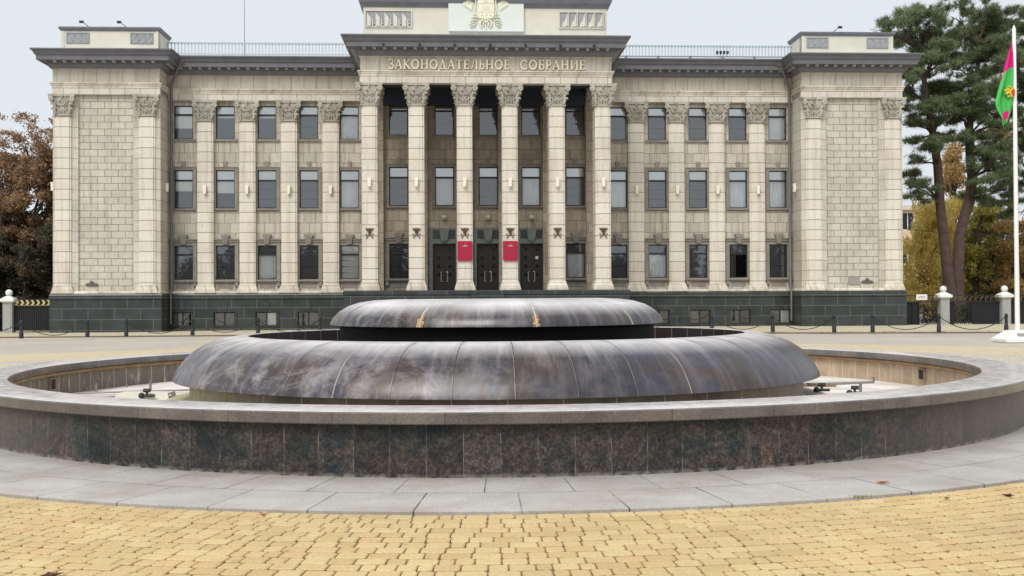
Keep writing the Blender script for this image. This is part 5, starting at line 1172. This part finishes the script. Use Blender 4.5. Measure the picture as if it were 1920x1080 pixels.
# brown tree at the left
def pl(u, v, ru, rv, y): k = 2100/(57.2+y); return ((u-861)/k-1.24, y, 1.56+(566-v)/k, ru/k, .5+ru/40, rv/k)
rl = random.Random(8)
def massl(us, vs, n, ru, rv, y): return [pl(rl.uniform(*us), rl.uniform(*vs), ru*rl.uniform(.6, 1.3), rv*rl.uniform(.6, 1.3), y+rl.uniform(-2, 2)) for _ in range(n)]
def branchy(tm, p, d, L, r, depth, rnd, tips):
    q = p+d*L; m = p.lerp(q, .5)+Vector((rnd.uniform(-.1, .1), rnd.uniform(-.1, .1), 0))*L; tm.tube([tuple(p), tuple(m), tuple(q)], [r, r*.85, r*.65], 6 if depth > 2 else 4)
    if depth == 0: tips.append(tuple(q)); return
    for k in range(rnd.choice([2, 3])):
        nd = (d+Vector((rnd.uniform(-.7, .7), rnd.uniform(-.7, .7), rnd.uniform(-.05, .55)))).normalized(); branchy(tm, q, nd, L*rnd.uniform(.62, .85), r*.6, depth-1, rnd, tips)
def lefttree(org, lb, h, clusters, seed, extra):
    t = bthing('autumn_tree', org); tag(t, lb, 'tree', None); tm = MB(); tips = []; rnd = random.Random(seed)
    branchy(tm, Vector((0, 0, -.1)), Vector((0, 0, 1)), h*.25, .26, 5, rnd, tips); tm.build('trunk', BARK2, t, 60)
    leaves('crown', [(x, y, z, .5, .5, .4) for x, y, z in tips], 26, .17, BRN, t, rng, aspect=.5)
    for cl, n, sz, mt in extra: leaves('crown', [(c[0]-org[0], c[1]-org[1], c[2]-org[2], *c[3:]) for c in cl], n, sz, mt, t, rng, aspect=.55)
lefttree((-25.4, 5, 0), 'tall russet autumn tree beside the left end of the building', 12.6, None, 12, [(massl((20, 115), (215, 300), 20, 14, 9, 5), 120, .14, BRN), (massl((15, 120), (285, 450), 46, 18, 15, 5), 640, .16, BRN), (massl((10, 125), (400, 590), 40, 18, 16, 4), 520, .16, MIX)])
lefttree((-28.2, 7, 0), 'brown autumn tree at the left edge of the photo', 13.2, None, 5, [(massl((-70, 40), (210, 300), 20, 14, 9, 7), 120, .14, BRN), (massl((-70, 45), (285, 460), 44, 20, 16, 7), 640, .16, BRN), (massl((-60, 45), (400, 600), 30, 18, 16, 5), 520, .16, MIX)])
td = bthing('evergreen_shrub', (-25.8, 9, 0)); tag(td, 'dense dark shrubbery under the russet tree behind the left fence', 'shrub')
leaves('foliage', [(c[0]+25.8, c[1]-9, c[2], *c[3:]) for c in massl((-60, 125), (400, 620), 80, 24, 18, 8)], 700, .17, DKG, td, rng, aspect=.55)
b = MB()
for k in range(9): b.tube([(k*.6-2.6, 0, -.1), (k*.6-2.5, 0, 5)], [.08, .03], 5)
b.build('stems', BARK2, td)
# block of flats beyond the trees
fb = bthing('apartment_block', (25.4, 40, 0)); tag(fb, 'distant beige block with pale cornice behind the yellow birch', 'building')
wins = [(1.4+3*i-.6, 1.4+3*i+.6, 1.4+3.1*k, 3.0+3.1*k) for i in range(5) for k in range(3)]
b = MB(); b.wall(0, 16, 0, 9.4, 0, wins, .2); b.quad((0, 12, 0), (0, 0, 0), (0, 0, 9.4), (0, 12, 9.4)); b.build('wall', plain('beige_render', srgb(214, 186, 156), .9, var=.05, sc=.6), fb)
b = MB(); b.box(-.3, 16.3, -.3, 12, 9.4, 9.8); b.build('cornice', plain('pale_cornice', srgb(206, 196, 180), .8), fb)
for a, c, z0, z1 in wins:
    w = MB(); w.box(a, c, .15, .2, z0, z1); wo = w.build('window', M['white'], fb); w = MB(); w.box(a+.08, (a+c)/2-.04, .14, .15, z0+.08, z1-.08); w.box((a+c)/2+.04, c-.08, .14, .15, z0+.08, z1-.08); w.build('pane', M['doorpane'], wo)
# far wood beyond the town square; unseen wood added behind the viewer to darken window reflections
def wood(name, x0, x1, y, h, n, seed, z0=0):
    r_ = random.Random(seed); cl = []
    for k in range(n):
        x = x0+(x1-x0)*k/n+r_.uniform(-2, 2); hh = h*r_.uniform(.65, 1.1); cl.append((x, y+r_.uniform(-3, 3), z0+hh*.5, 3.2, 2.5, hh*.5)); cl.append((x+1.5, y+r_.uniform(-3, 3), z0+1.5, 3.2, 2.5, 2.0))
    o = leaves(name, cl, 2200, .55, DKG, None, rng, aspect=.7); return struct(o, 'stuff')
wood('far_wood', -75, -32, 95, 9, 14, 3); wood('far_wood', 52, 95, 120, 9, 14, 5); wood('added_reflection_wood', -60, 60, -52, 12, 34, 4)
